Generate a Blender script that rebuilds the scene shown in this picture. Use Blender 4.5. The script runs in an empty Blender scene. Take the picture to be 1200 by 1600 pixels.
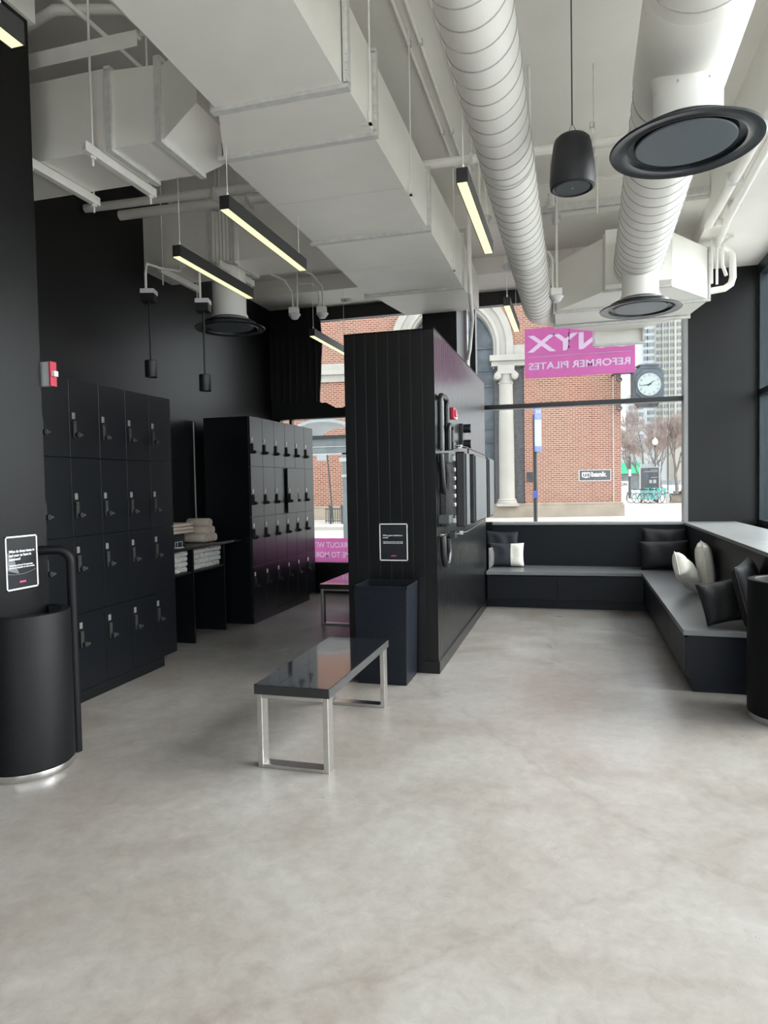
import bpy, bmesh, math, random
from mathutils import Vector, Matrix, Euler
random.seed(7)
PI = math.pi
sc = bpy.context.scene
COL = sc.collection

# ---------------------------------------------------------------- camera
F_PX = 1066.0
yaw, pitch, roll = -0.27369, -0.039074, -0.018601
Fv = Vector((math.sin(yaw)*math.cos(pitch), math.cos(yaw)*math.cos(pitch), math.sin(pitch)))
Rv = Vector((math.cos(yaw), -math.sin(yaw), 0))
Uv = Rv.cross(Fv)
R2 = math.cos(roll)*Rv + math.sin(roll)*Uv
U2 = -math.sin(roll)*Rv + math.cos(roll)*Uv
cam_d = bpy.data.cameras.new('camera'); cam = bpy.data.objects.new('camera', cam_d); COL.objects.link(cam)
m = Matrix.Identity(4)
for i in range(3):
    m[i][0] = R2[i]; m[i][1] = U2[i]; m[i][2] = -Fv[i]
m[0][3], m[1][3], m[2][3] = 0, 0, 1.52
cam.matrix_world = m
cam_d.sensor_fit = 'HORIZONTAL'; cam_d.sensor_width = 36.0; cam_d.lens = F_PX/1200*36.0
cam_d.clip_start = 0.05; cam_d.clip_end = 600
sc.camera = cam

# ---------------------------------------------------------------- world, exposure
w = bpy.data.worlds.new('overcast_sky'); sc.world = w; w.use_nodes = True
bg = w.node_tree.nodes['Background']
bg.inputs[0].default_value = (0.90, 0.95, 1.0, 1); bg.inputs[1].default_value = 1.38
sun_d = bpy.data.lights.new('soft_sun', 'SUN'); sun_d.energy = 2.6; sun_d.angle = math.radians(50); sun_d.color = (1.0, 0.97, 0.93)
sun = bpy.data.objects.new('soft_sun', sun_d); COL.objects.link(sun); sun.location = (8, 3, 6)
sun.rotation_euler = Vector((-1.0, -0.20, -0.60)).to_track_quat('-Z', 'Y').to_euler()
sc.view_settings.view_transform = 'Standard'; sc.view_settings.look = 'None'
sc.view_settings.gamma = 1.0; sc.view_settings.use_curve_mapping = False
sc.view_settings.exposure = 2.7
sc.cycles.max_bounces = 10; sc.cycles.diffuse_bounces = 6; sc.cycles.glossy_bounces = 4
sc.cycles.transparent_max_bounces = 12
sc.cycles.use_denoising = True
sc.cycles.caustics_reflective = False; sc.cycles.caustics_refractive = False

def portal(name, loc, rot, sx, sy):
    l = bpy.data.lights.new(name, 'AREA'); l.shape = 'RECTANGLE'; l.size = sx; l.size_y = sy
    l.cycles.is_portal = True
    o = bpy.data.objects.new(name, l); COL.objects.link(o); o.location = loc; o.rotation_euler = rot
portal('daylight_portal_back', (-1.3, 9.4, 2.1), (-PI/2, 0, 0), 5.6, 3.9)
portal('daylight_portal_front', (0.5, -3.2, 2.0), (PI/2, 0, 0), 3.4, 4.0)
portal('daylight_portal_right', (2.2, 3.2, 2.0), (0, PI/2, 0), 4.0, 12.0)

# ---------------------------------------------------------------- materials
def mat(name, col, rough=0.5, metal=0.0, noise=0.0, nscale=6.0, bump=0.0, bscale=60.0, emit=0.0, coat=0.0, spec=0.5, ecol=None):
    mt = bpy.data.materials.new(name); mt.use_nodes = True
    nt = mt.node_tree; b = nt.nodes['Principled BSDF']
    b.inputs['Base Color'].default_value = (*col, 1); b.inputs['Roughness'].default_value = rough
    b.inputs['Metallic'].default_value = metal; b.inputs['Specular IOR Level'].default_value = spec
    b.inputs['Coat Weight'].default_value = coat
    tc = nt.nodes.new('ShaderNodeTexCoord')
    if noise:
        n = nt.nodes.new('ShaderNodeTexNoise'); n.inputs['Scale'].default_value = nscale; n.inputs['Detail'].default_value = 6
        nt.links.new(tc.outputs['Object'], n.inputs['Vector'])
        r = nt.nodes.new('ShaderNodeValToRGB')
        r.color_ramp.elements[0].position = 0.3; r.color_ramp.elements[1].position = 0.7
        r.color_ramp.elements[0].color = (*[c*(1-noise) for c in col], 1)
        r.color_ramp.elements[1].color = (*[min(1, c*(1+noise)) for c in col], 1)
        nt.links.new(n.outputs['Fac'], r.inputs['Fac']); nt.links.new(r.outputs['Color'], b.inputs['Base Color'])
    if bump:
        n2 = nt.nodes.new('ShaderNodeTexNoise'); n2.inputs['Scale'].default_value = bscale; n2.inputs['Detail'].default_value = 3
        nt.links.new(tc.outputs['Object'], n2.inputs['Vector'])
        bp = nt.nodes.new('ShaderNodeBump'); bp.inputs['Strength'].default_value = bump; bp.inputs['Distance'].default_value = 0.01
        nt.links.new(n2.outputs['Fac'], bp.inputs['Height']); nt.links.new(bp.outputs['Normal'], b.inputs['Normal'])
    if emit:
        b.inputs['Emission Color'].default_value = (*(ecol or col), 1); b.inputs['Emission Strength'].default_value = emit
    return mt

M = {}
M['ceil'] = mat('white ceiling paint', (0.88, 0.86, 0.82), 0.7, noise=0.04, nscale=1.5, bump=0.15, bscale=30)
M['duct'] = mat('painted duct metal', (0.90, 0.88, 0.835), 0.5, noise=0.03, nscale=3, bump=0.12, bscale=9)
M['seam'] = mat('shaded duct seam', (0.42, 0.42, 0.41), 0.6, noise=0.1, nscale=20)  # same white paint as the duct, darkened to carry the seam's shading
M['flange'] = mat('duct flange', (0.66, 0.66, 0.64), 0.55, noise=0.1, nscale=25)
M['pipe'] = mat('painted pipe', (0.85, 0.83, 0.79), 0.45, noise=0.04, nscale=8)
M['wall'] = mat('black wall paint', (0.0042, 0.0042, 0.0048), 0.36, noise=0.12, nscale=3, bump=0.05, bscale=120, spec=0.3)
M['board'] = mat('black painted boards', (0.003, 0.0032, 0.0038), 0.28, noise=0.1, nscale=8, bump=0.03, bscale=40, spec=0.45)
M['lam'] = mat('charcoal laminate', (0.0042, 0.005, 0.0065), 0.30, noise=0.06, nscale=5, bump=0.03, bscale=150, spec=0.32)
M['lamd'] = mat('dark gap black', (0.004, 0.004, 0.005), 0.7)
M['benchf'] = mat('navy black laminate', (0.0035, 0.005, 0.008), 0.42, noise=0.08, nscale=4, bump=0.05, bscale=120, spec=0.18)
M['frame'] = mat('black window frame', (0.006, 0.006, 0.007), 0.35, noise=0.05)
M['teal'] = mat('dark aluminium frame', (0.02, 0.03, 0.034), 0.3, metal=0.5, noise=0.05)
M['jamb'] = mat('grey metal jamb', (0.24, 0.24, 0.24), 0.4, metal=0.3, noise=0.05)
M['gloss'] = mat('polished black stone', (0.010, 0.011, 0.013), 0.10, noise=0.2, nscale=40, coat=0.6)
M['steel'] = mat('brushed stainless steel', (0.62, 0.61, 0.58), 0.28, metal=1.0, noise=0.06, nscale=30, bump=0.1, bscale=200)
M['chrome'] = mat('polished chrome', (0.75, 0.75, 0.75), 0.12, metal=1.0, noise=0.04)
M['can'] = mat('matte black powdercoat', (0.004, 0.0042, 0.005), 0.5, noise=0.1, nscale=10, bump=0.1, bscale=200, spec=0.15)
M['bin'] = mat('dark blue grey bin plastic', (0.0045, 0.0065, 0.011), 0.40, noise=0.1, nscale=6, bump=0.15, bscale=80, spec=0.3)
M['lampb'] = mat('black lamp body', (0.012, 0.012, 0.012), 0.45, noise=0.05)
M['led'] = mat('lit lamp diffuser', (0.30, 0.28, 0.12), 0.5, emit=0.20, ecol=(1.0, 0.95, 0.50), noise=0.02)
M['white'] = mat('white plastic', (0.75, 0.75, 0.75), 0.4, noise=0.02)
M['lgrey'] = mat('pale grey plastic', (0.45, 0.46, 0.46), 0.4, noise=0.04)
M['plateg'] = mat('dull grey plate', (0.12, 0.12, 0.12), 0.4, noise=0.1)
M['red'] = mat('red plastic', (0.42, 0.02, 0.05), 0.35, noise=0.05)
M['spk'] = mat('black speaker cabinet', (0.010, 0.011, 0.014), 0.5, noise=0.08, bump=0.1, bscale=200)
M['grille'] = mat('dark metal grille', (0.05, 0.06, 0.07), 0.5, metal=0.3, noise=0.1, nscale=200)
M['diffd'] = mat('satin black diffuser', (0.018, 0.022, 0.027), 0.25, noise=0.05)
M['diffc'] = mat('slate grey diffuser plate', (0.10, 0.12, 0.14), 0.4, noise=0.04)
M['towel'] = mat('beige terry towel', (0.58, 0.49, 0.41), 0.95, noise=0.12, nscale=60, bump=0.8, bscale=300)
M['towelw'] = mat('white terry towel', (0.66, 0.64, 0.60), 0.95, noise=0.15, nscale=60, bump=0.8, bscale=300)
M['pilb'] = mat('black cushion cloth', (0.006, 0.0065, 0.008), 0.7, noise=0.15, nscale=30, bump=0.5, bscale=200)
M['pilg'] = mat('charcoal cushion cloth', (0.017, 0.02, 0.027), 0.75, noise=0.15, nscale=30, bump=0.5, bscale=200)
M['pilw'] = mat('cream linen cushion cloth', (0.74, 0.71, 0.64), 0.85, noise=0.08, nscale=40, bump=0.5, bscale=250)
M['pilm'] = mat('mid grey cushion cloth', (0.13, 0.13, 0.13), 0.85, noise=0.1, nscale=40, bump=0.5, bscale=250)
M['upg'] = mat('grey vinyl upholstery', (0.05, 0.056, 0.06), 0.45, noise=0.05, bump=0.2, bscale=60)
M['upb'] = mat('black vinyl', (0.008, 0.008, 0.01), 0.4, noise=0.08, bump=0.2, bscale=60)
M['signb'] = mat('black printed paper', (0.012, 0.013, 0.016), 0.3, noise=0.3, nscale=9)
M['ink'] = mat('white ink', (0.75, 0.75, 0.75), 0.5, noise=0.02)
M['inkg'] = mat('grey ink', (0.12, 0.13, 0.14), 0.5, noise=0.2, nscale=15)
M['pinkink'] = mat('pink red ink', (0.75, 0.12, 0.25), 0.5, noise=0.02)
M['pink'] = mat('magenta vinyl film', (0.50, 0.13, 0.33), 0.5, noise=0.05, nscale=3, spec=0.3)
M['pinkl'] = mat('pale lilac vinyl lettering', (0.56, 0.42, 0.60), 0.5, noise=0.02)
M['stone'] = mat('pale limestone', (0.40, 0.385, 0.35), 0.8, noise=0.1, nscale=1.2, bump=0.3, bscale=6)
M['stoned'] = mat('buff granite base', (0.33, 0.28, 0.225), 0.8, noise=0.15, nscale=2, bump=0.2, bscale=8)
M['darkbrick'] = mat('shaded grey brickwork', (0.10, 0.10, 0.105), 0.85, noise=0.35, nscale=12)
M['winglass'] = mat('blue grey church glass', (0.085, 0.105, 0.125), 0.25, noise=0.5, nscale=2.2)
M['pave'] = mat('pale concrete pavement', (0.46, 0.44, 0.40), 0.9, noise=0.1, nscale=0.6)
M['plaza'] = mat('pale plaza paving', (0.34, 0.335, 0.32), 0.9, noise=0.06, nscale=0.6)
M['bouncef'] = mat('white bounce ground', (0.66, 0.65, 0.62), 0.9, noise=0.06, nscale=0.6)  # unseen ground outside the front, whitened to bounce light up to the ducts
M['road'] = mat('pale dry asphalt', (0.40, 0.40, 0.39), 0.9, noise=0.12, nscale=1.0)
M['kerb'] = mat('kerb stone', (0.5, 0.5, 0.48), 0.9, noise=0.08)
M['tower'] = mat('cream precast facade', (0.42, 0.41, 0.37), 0.8, noise=0.04, nscale=0.2)
M['towerw'] = mat('pale grey tower facade', (0.37, 0.40, 0.42), 0.8, noise=0.04, nscale=0.2)
M['twin'] = mat('tower window glass', (0.17, 0.19, 0.20), 0.3, noise=0.3, nscale=1)
M['bark'] = mat('winter bark', (0.17, 0.14, 0.125), 0.9, noise=0.3, nscale=8)
M['twig'] = mat('pale twigs', (0.30, 0.24, 0.22), 0.9, noise=0.25, nscale=5)
M['iron'] = mat('dark iron', (0.05, 0.055, 0.06), 0.5, noise=0.2, nscale=5)
M['clockm'] = mat('weathered blue grey metal', (0.08, 0.10, 0.12), 0.5, noise=0.3, nscale=4)
M['clockf'] = mat('milky clock face', (0.40, 0.46, 0.45), 0.4, noise=0.03)
M['shelterg'] = mat('shelter panel', (0.16, 0.19, 0.20), 0.3, noise=0.2, nscale=3)
M['canopy'] = mat('frosted canopy', (0.34, 0.39, 0.41), 0.35, noise=0.05)
M['blue'] = mat('blue sign film', (0.12, 0.18, 0.55), 0.4, noise=0.1)
M['signgrey'] = mat('grey sign panel', (0.075, 0.078, 0.083), 0.4, noise=0.04)
M['tealp'] = mat('turquoise paint', (0.10, 0.50, 0.50), 0.35, noise=0.08)
M['green'] = mat('green awning cloth', (0.02, 0.35, 0.18), 0.6, noise=0.15)
M['poster'] = mat('charcoal poster', (0.07, 0.08, 0.10), 0.4, noise=0.1)
M['carw'] = mat('white car paint', (0.6, 0.62, 0.64), 0.25, noise=0.03)
M['rubber'] = mat('black rubber', (0.01, 0.01, 0.01), 0.7, noise=0.1)
M['curtain'] = mat('black curtain cloth', (0.004, 0.004, 0.005), 0.85, noise=0.2, nscale=10)
M['paperw'] = mat('white card', (0.7, 0.7, 0.7), 0.5, noise=0.02)
M['globe'] = mat('white lamp globe', (0.75, 0.75, 0.70), 0.3, noise=0.02)

def glass_mat(name, tint):
    mt = bpy.data.materials.new(name); mt.use_nodes = True; nt = mt.node_tree
    for n in list(nt.nodes): nt.nodes.remove(n)
    out = nt.nodes.new('ShaderNodeOutputMaterial'); mx = nt.nodes.new('ShaderNodeMixShader')
    tr = nt.nodes.new('ShaderNodeBsdfTransparent'); gl = nt.nodes.new('ShaderNodeBsdfGlossy')
    lw = nt.nodes.new('ShaderNodeLayerWeight'); lw.inputs['Blend'].default_value = 0.5
    pw = nt.nodes.new('ShaderNodeMath'); pw.operation = 'POWER'; pw.inputs[1].default_value = 5.0
    fr = nt.nodes.new('ShaderNodeMath'); fr.operation = 'MULTIPLY_ADD'; fr.inputs[1].default_value = 0.9; fr.inputs[2].default_value = 0.010
    nt.links.new(lw.outputs['Facing'], pw.inputs[0]); nt.links.new(pw.outputs[0], fr.inputs[0])
    tr.inputs[0].default_value = (*tint, 1); gl.inputs['Roughness'].default_value = 0.02
    nt.links.new(fr.outputs[0], mx.inputs[0]); nt.links.new(tr.outputs[0], mx.inputs[1]); nt.links.new(gl.outputs[0], mx.inputs[2])
    nt.links.new(mx.outputs[0], out.inputs[0])
    return mt
M['glass'] = glass_mat('clear window glass', (0.76, 0.775, 0.77))
M['glassf'] = glass_mat('very clear window glass', (0.80, 0.81, 0.805))
M['glassd'] = glass_mat('tinted window glass', (0.535, 0.54, 0.535))

def film_mat(name, col, k=0.65):
    mt = bpy.data.materials.new(name); mt.use_nodes = True; nt = mt.node_tree
    b = nt.nodes['Principled BSDF']; b.inputs['Base Color'].default_value = (*col, 1); b.inputs['Roughness'].default_value = 0.5
    out = nt.nodes['Material Output']; mx = nt.nodes.new('ShaderNodeMixShader'); tl = nt.nodes.new('ShaderNodeBsdfTranslucent')
    tc = nt.nodes.new('ShaderNodeTexCoord'); n = nt.nodes.new('ShaderNodeTexNoise'); n.inputs['Scale'].default_value = 3
    nt.links.new(tc.outputs['Object'], n.inputs['Vector'])
    r = nt.nodes.new('ShaderNodeValToRGB'); r.color_ramp.elements[0].color = (*[c*0.92 for c in col], 1); r.color_ramp.elements[1].color = (*[min(1, c*1.06) for c in col], 1)
    nt.links.new(n.outputs['Fac'], r.inputs['Fac']); nt.links.new(r.outputs['Color'], tl.inputs['Color'])
    mx.inputs[0].default_value = k
    nt.links.new(b.outputs[0], mx.inputs[1]); nt.links.new(tl.outputs[0], mx.inputs[2]); nt.links.new(mx.outputs[0], out.inputs['Surface'])
    return mt
M['pink'] = film_mat('magenta translucent vinyl film', (0.70, 0.34, 0.58), 0.85)
M['pinkl'] = film_mat('pale lilac translucent lettering', (0.80, 0.70, 0.82), 0.85)

def floor_mat():
    mt = bpy.data.materials.new('polished concrete'); mt.use_nodes = True; nt = mt.node_tree; b = nt.nodes['Principled BSDF']
    tc = nt.nodes.new('ShaderNodeTexCoord')
    def noise(scale, detail=6, dist=0.0, rough=0.6):
        n = nt.nodes.new('ShaderNodeTexNoise'); n.inputs['Scale'].default_value = scale
        n.inputs['Detail'].default_value = detail; n.inputs['Distortion'].default_value = dist; n.inputs['Roughness'].default_value = rough
        nt.links.new(tc.outputs['Object'], n.inputs['Vector']); return n
    def ramp(src, p0, c0, p1, c1):
        r = nt.nodes.new('ShaderNodeValToRGB'); r.color_ramp.elements[0].position = p0; r.color_ramp.elements[1].position = p1
        r.color_ramp.elements[0].color = (*c0, 1); r.color_ramp.elements[1].color = (*c1, 1)
        nt.links.new(src, r.inputs['Fac']); return r
    a = ramp(noise(1.1, 8, 0.6).outputs['Fac'], 0.32, (0.200, 0.178, 0.160), 0.68, (0.276, 0.268, 0.255))
    c = ramp(noise(14, 10, 0.5, 0.75).outputs['Fac'], 0.3, (0.80, 0.79, 0.78), 0.72, (1.10, 1.10, 1.10))
    mx = nt.nodes.new('ShaderNodeMix'); mx.data_type = 'RGBA'; mx.blend_type = 'MULTIPLY'; mx.inputs[0].default_value = 1
    nt.links.new(a.outputs['Color'], mx.inputs[6]); nt.links.new(c.outputs['Color'], mx.inputs[7])
    v = nt.nodes.new('ShaderNodeTexVoronoi'); v.feature = 'DISTANCE_TO_EDGE'; v.inputs['Scale'].default_value = 0.27
    ns = noise(2.0, 4); ad = nt.nodes.new('ShaderNodeMix'); ad.data_type = 'RGBA'; ad.blend_type = 'LINEAR_LIGHT'; ad.inputs[0].default_value = 0.18
    nt.links.new(tc.outputs['Object'], ad.inputs[6]); nt.links.new(ns.outputs['Color'], ad.inputs[7])
    nt.links.new(ad.outputs[2], v.inputs['Vector'])
    cr = ramp(v.outputs['Distance'], 0.0, (0.90, 0.89, 0.88), 0.006, (1, 1, 1))
    mx2 = nt.nodes.new('ShaderNodeMix'); mx2.data_type = 'RGBA'; mx2.blend_type = 'MULTIPLY'; mx2.inputs[0].default_value = 1
    nt.links.new(mx.outputs[2], mx2.inputs[6]); nt.links.new(cr.outputs['Color'], mx2.inputs[7])
    sp = ramp(noise(55, 2, 0, 0.5).outputs['Fac'], 0.70, (1, 1, 1), 0.78, (1.25, 1.22, 1.2))
    mx3 = nt.nodes.new('ShaderNodeMix'); mx3.data_type = 'RGBA'; mx3.blend_type = 'MULTIPLY'; mx3.inputs[0].default_value = 1
    nt.links.new(mx2.outputs[2], mx3.inputs[6]); nt.links.new(sp.outputs['Color'], mx3.inputs[7])
    nt.links.new(mx3.outputs[2], b.inputs['Base Color'])
    rr = ramp(noise(3, 6).outputs['Fac'], 0.3, (0.27,)*3, 0.7, (0.42,)*3); nt.links.new(rr.outputs['Color'], b.inputs['Roughness'])
    bp = nt.nodes.new('ShaderNodeBump'); bp.inputs['Strength'].default_value = 0.08; bp.inputs['Distance'].default_value = 0.01
    nt.links.new(noise(7, 8, 0.2).outputs['Fac'], bp.inputs['Height']); nt.links.new(bp.outputs['Normal'], b.inputs['Normal'])
    return mt
M['floor'] = floor_mat()

def brick_mat(name, sx=1.0):
    mt = bpy.data.materials.new(name); mt.use_nodes = True; nt = mt.node_tree; b = nt.nodes['Principled BSDF']
    b.inputs['Roughness'].default_value = 0.85
    tc = nt.nodes.new('ShaderNodeTexCoord'); sp = nt.nodes.new('ShaderNodeSeparateXYZ'); cb = nt.nodes.new('ShaderNodeCombineXYZ')
    ad = nt.nodes.new('ShaderNodeMath'); ad.operation = 'ADD'
    nt.links.new(tc.outputs['Object'], sp.inputs[0]); nt.links.new(sp.outputs[0], ad.inputs[0]); nt.links.new(sp.outputs[1], ad.inputs[1])
    nt.links.new(ad.outputs[0], cb.inputs[0]); nt.links.new(sp.outputs[2], cb.inputs[1])
    br = nt.nodes.new('ShaderNodeTexBrick'); nt.links.new(cb.outputs[0], br.inputs['Vector'])
    br.inputs['Scale'].default_value = 1.0; br.inputs['Brick Width'].default_value = 0.235; br.inputs['Row Height'].default_value = 0.088
    br.inputs['Mortar Size'].default_value = 0.013; br.inputs['Mortar Smooth'].default_value = 0.2
    br.inputs['Color1'].default_value = (0.29, 0.115, 0.08, 1); br.inputs['Color2'].default_value = (0.21, 0.078, 0.055, 1)
    br.inputs['Mortar'].default_value = (0.47, 0.36, 0.28, 1); br.inputs['Bias'].default_value = -0.1
    nt.links.new(br.outputs['Color'], b.inputs['Base Color'])
    return mt
M['brick'] = brick_mat('red brick with pale mortar')

# ---------------------------------------------------------------- mesh helpers
ORG = {}
class MB:
    def __init__(self): self.bm = bmesh.new()
    def box(self, x0, x1, y0, y1, z0, z1):
        v = [self.bm.verts.new(p) for p in ((x0,y0,z0),(x1,y0,z0),(x1,y1,z0),(x0,y1,z0),(x0,y0,z1),(x1,y0,z1),(x1,y1,z1),(x0,y1,z1))]
        for f in ((3,2,1,0),(4,5,6,7),(0,1,5,4),(1,2,6,5),(2,3,7,6),(3,0,4,7)): self.bm.faces.new([v[i] for i in f])
        return self
    def obox(self, c, sx, sy, sz, rot=(0,0,0)):
        mt = Matrix.Translation(c) @ Euler(rot).to_matrix().to_4x4()
        n = len(self.bm.verts); self.box(-sx/2, sx/2, -sy/2, sy/2, -sz/2, sz/2)
        self.bm.verts.ensure_lookup_table()
        for v in self.bm.verts[n:]: v.co = mt @ v.co
        return self
    def loft(self, rings, caps=True, closed=True):
        R = [[self.bm.verts.new(p) for p in r] for r in rings]; k = len(R[0])
        for a, b in zip(R, R[1:]):
            for i in range(k if closed else k-1):
                j = (i+1) % k
                self.bm.faces.new((a[i], a[j], b[j], b[i]))
        if caps and closed:
            self.bm.faces.new(list(reversed(R[0]))); self.bm.faces.new(R[-1])
        return self
    def tube(self, pts, r, n=10, caps=True):
        pts = [Vector(p) for p in pts]; rings = []; prev = None
        rs = r if isinstance(r, (list, tuple)) else [r]*len(pts)
        for i, p in enumerate(pts):
            if i == 0: d = pts[1]-p
            elif i == len(pts)-1: d = p-pts[-2]
            else: d = (pts[i+1]-p).normalized() + (p-pts[i-1]).normalized()
            d.normalize()
            if prev is None:
                a = Vector((0,0,1)) if abs(d.z) < 0.9 else Vector((1,0,0)); u = d.cross(a).normalized()
            else:
                u = (prev - d*prev.dot(d)).normalized()
            prev = u; v = d.cross(u)
            rings.append([p + rs[i]*(math.cos(2*PI*k/n)*u + math.sin(2*PI*k/n)*v) for k in range(n)])
        return self.loft(rings, caps)
    def cyl(self, p0, p1, r, r1=None, n=20):
        return self.tube([p0, p1], [r, r if r1 is None else r1], n)
    def lathe(self, c, prof, n=40, a0=0, a1=2*PI):
        c = Vector(c); full = abs(a1-a0-2*PI) < 1e-6; k = n if full else n+1
        rings = [[c + Vector((rr*math.cos(a0+(a1-a0)*i/n), rr*math.sin(a0+(a1-a0)*i/n), z)) for i in range(k)] for rr, z in prof]
        return self.loft(rings, caps=False, closed=full)
    def prism(self, poly, axis, a, b):
        def P(q, t):
            return {'x': (t, q[0], q[1]), 'y': (q[0], t, q[1]), 'z': (q[0], q[1], t)}[axis]
        return self.loft([[P(q, a) for q in poly], [P(q, b) for q in poly]])
    def quadface(self, pts):
        self.bm.faces.new([self.bm.verts.new(p) for p in pts]); return self
    def build(self, name, material, parent=None, bevel=0, smooth=False, org=None, auto=35):
        bm = self.bm
        bmesh.ops.recalc_face_normals(bm, faces=bm.faces)
        if parent is not None: o3 = ORG.get(parent.name, Vector((0,0,0)))
        elif org is not None: o3 = Vector(org)
        else:
            xs = [v.co for v in bm.verts]
            o3 = Vector(((min(v.x for v in xs)+max(v.x for v in xs))/2, (min(v.y for v in xs)+max(v.y for v in xs))/2, min(v.z for v in xs)))
        for v in bm.verts: v.co -= o3
        me = bpy.data.meshes.new(name); bm.to_mesh(me); bm.free()
        me.materials.append(M[material] if isinstance(material, str) else material)
        if smooth:
            for p in me.polygons: p.use_smooth = True
            me.set_sharp_from_angle(angle=math.radians(auto))
        o = bpy.data.objects.new(name, me); COL.objects.link(o)
        if parent is not None: o.parent = parent
        else: o.location = o3
        ORG[o.name] = o3.copy()
        if bevel:
            bv = o.modifiers.new('bevel', 'BEVEL'); bv.width = bevel; bv.segments = 2; bv.limit_method = 'ANGLE'
        return o

def tag(o, label, cat, group=None):
    o['label'] = label; o['category'] = cat
    if group: o['group'] = group
    return o
def struct(o): o['kind'] = 'structure'; return o
def thing(name, label, cat, loc=(0,0,0), group=None, rotz=0.0, local=False):
    o = bpy.data.objects.new(name, None); COL.objects.link(o); o.location = loc; o.rotation_euler = (0,0,rotz)
    o.empty_display_size = 0.1
    ORG[o.name] = Vector((0,0,0)) if local else Vector(loc)
    return tag(o, label, cat, group)
def copy_tree(o, parent=None, loc=None, label=None):
    c = o.copy(); COL.objects.link(c)
    if parent is not None: c.parent = parent
    if loc is not None: c.location = loc
    if label: c['label'] = label
    ORG[c.name] = ORG.get(o.name, Vector((0,0,0)))
    for ch in [x for x in bpy.data.objects if x.parent == o]: copy_tree(ch, c)
    return c
def text_mesh(name, s, size, material, mtx, parent, depth=0.0008, align='LEFT', bold=0.0, width=None):
    cu = bpy.data.curves.new(name, 'FONT'); cu.body = s; cu.size = size; cu.extrude = depth; cu.align_x = align; cu.offset = bold
    cu.resolution_u = 3
    t = bpy.data.objects.new(name+'_tmp', cu); COL.objects.link(t)
    bpy.context.view_layer.update()
    me = bpy.data.meshes.new_from_object(t.evaluated_get(bpy.context.evaluated_depsgraph_get()))
    bpy.data.objects.remove(t); bpy.data.curves.remove(cu)
    if width:
        xs = [v.co.x for v in me.vertices]; k = width/(max(xs)-min(xs)); me.transform(Matrix.Diagonal((k, 1, 1, 1)))
    me.transform(mtx)
    o3 = ORG.get(parent.name, Vector((0,0,0))) if parent else Vector((0,0,0))
    me.transform(Matrix.Translation(-o3))
    me.materials.clear(); me.materials.append(M[material])
    o = bpy.data.objects.new(name, me); COL.objects.link(o)
    if parent: o.parent = parent
    ORG[o.name] = o3.copy()
    return o
def frame_mtx(origin, xdir, ydir):
    x = Vector(xdir).normalized(); y = Vector(ydir).normalized(); z = x.cross(y)
    mm = Matrix.Identity(4)
    for i in range(3): mm[i][0] = x[i]; mm[i][1] = y[i]; mm[i][2] = z[i]; mm[i][3] = origin[i]
    return mm
def arc(c, r, a0, a1, u, v, n=8):
    c, u, v = Vector(c), Vector(u), Vector(v)
    return [c + r*(math.cos(a0+(a1-a0)*i/n)*u + math.sin(a0+(a1-a0)*i/n)*v) for i in range(n+1)]

# ================================================================ THE SETTING
struct(MB().box(-4.4, 2.25, -3.3, 9.35, -0.12, 0).build('floor', 'floor', org=(0,0,0)))
struct(MB().box(-4.4, 1.28, -3.3, 7.37, 4.6, 4.8).build('ceiling', 'ceil'))
struct(MB().box(-4.4, 1.28, 7.37, 8.4, 4.25, 4.8).build('ceiling_middle_step', 'ceil'))
struct(MB().box(-4.4, 1.28, 8.4, 9.35, 4.05, 4.8).build('ceiling_low_step', 'ceil'))
struct(MB().box(1.28, 2.25, -3.3, 9.35, 4.05, 4.8).build('ceiling_right_soffit', 'ceil'))
struct(MB().box(-4.4, -4.2, -3.3, 9.35, 0, 4.8).build('wall_left', 'wall', org=(0,0,0)))
struct(MB().box(-4.2, -2.95, -3.3, 3.09, 0, 4.17).build('wall_left_front', 'wall', org=(0,0,0)))
struct(MB().box(-3.41, -2.95, 3.09, 3.27, 0, 4.17).build('wall_left_end', 'wall', org=(0,0,0)))
struct(MB().box(-4.2, -2.93, -3.3, 3.31, 4.17, 4.6).build('trim_1', 'ceil'))
wb = struct(MB().box(-4.2, -1.86, 9.15, 9.35, 0, 0.32).build('wall_back', 'wall', org=(0,0,0)))
MB().box(-1.86, 1.335, 9.15, 9.35, 0, 0.97).build('sill_wall', 'wall', wb)
MB().box(1.335, 2.25, 9.10, 9.35, 0, 4.05).build('pier', 'wall', wb)
MB().box(-1.80, -1.375, 8.32, 9.16, 0, 4.25).build('column', 'wall', wb)
struct(MB().box(2.08, 2.25, 5.15, 9.10, 0, 0.97).build('wall_right', 'wall', org=(0,0,0)))
struct(MB().box(1.290, 1.335, 9.08, 9.30, 0.97, 4.05).build('trim_2', 'jamb'))

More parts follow.
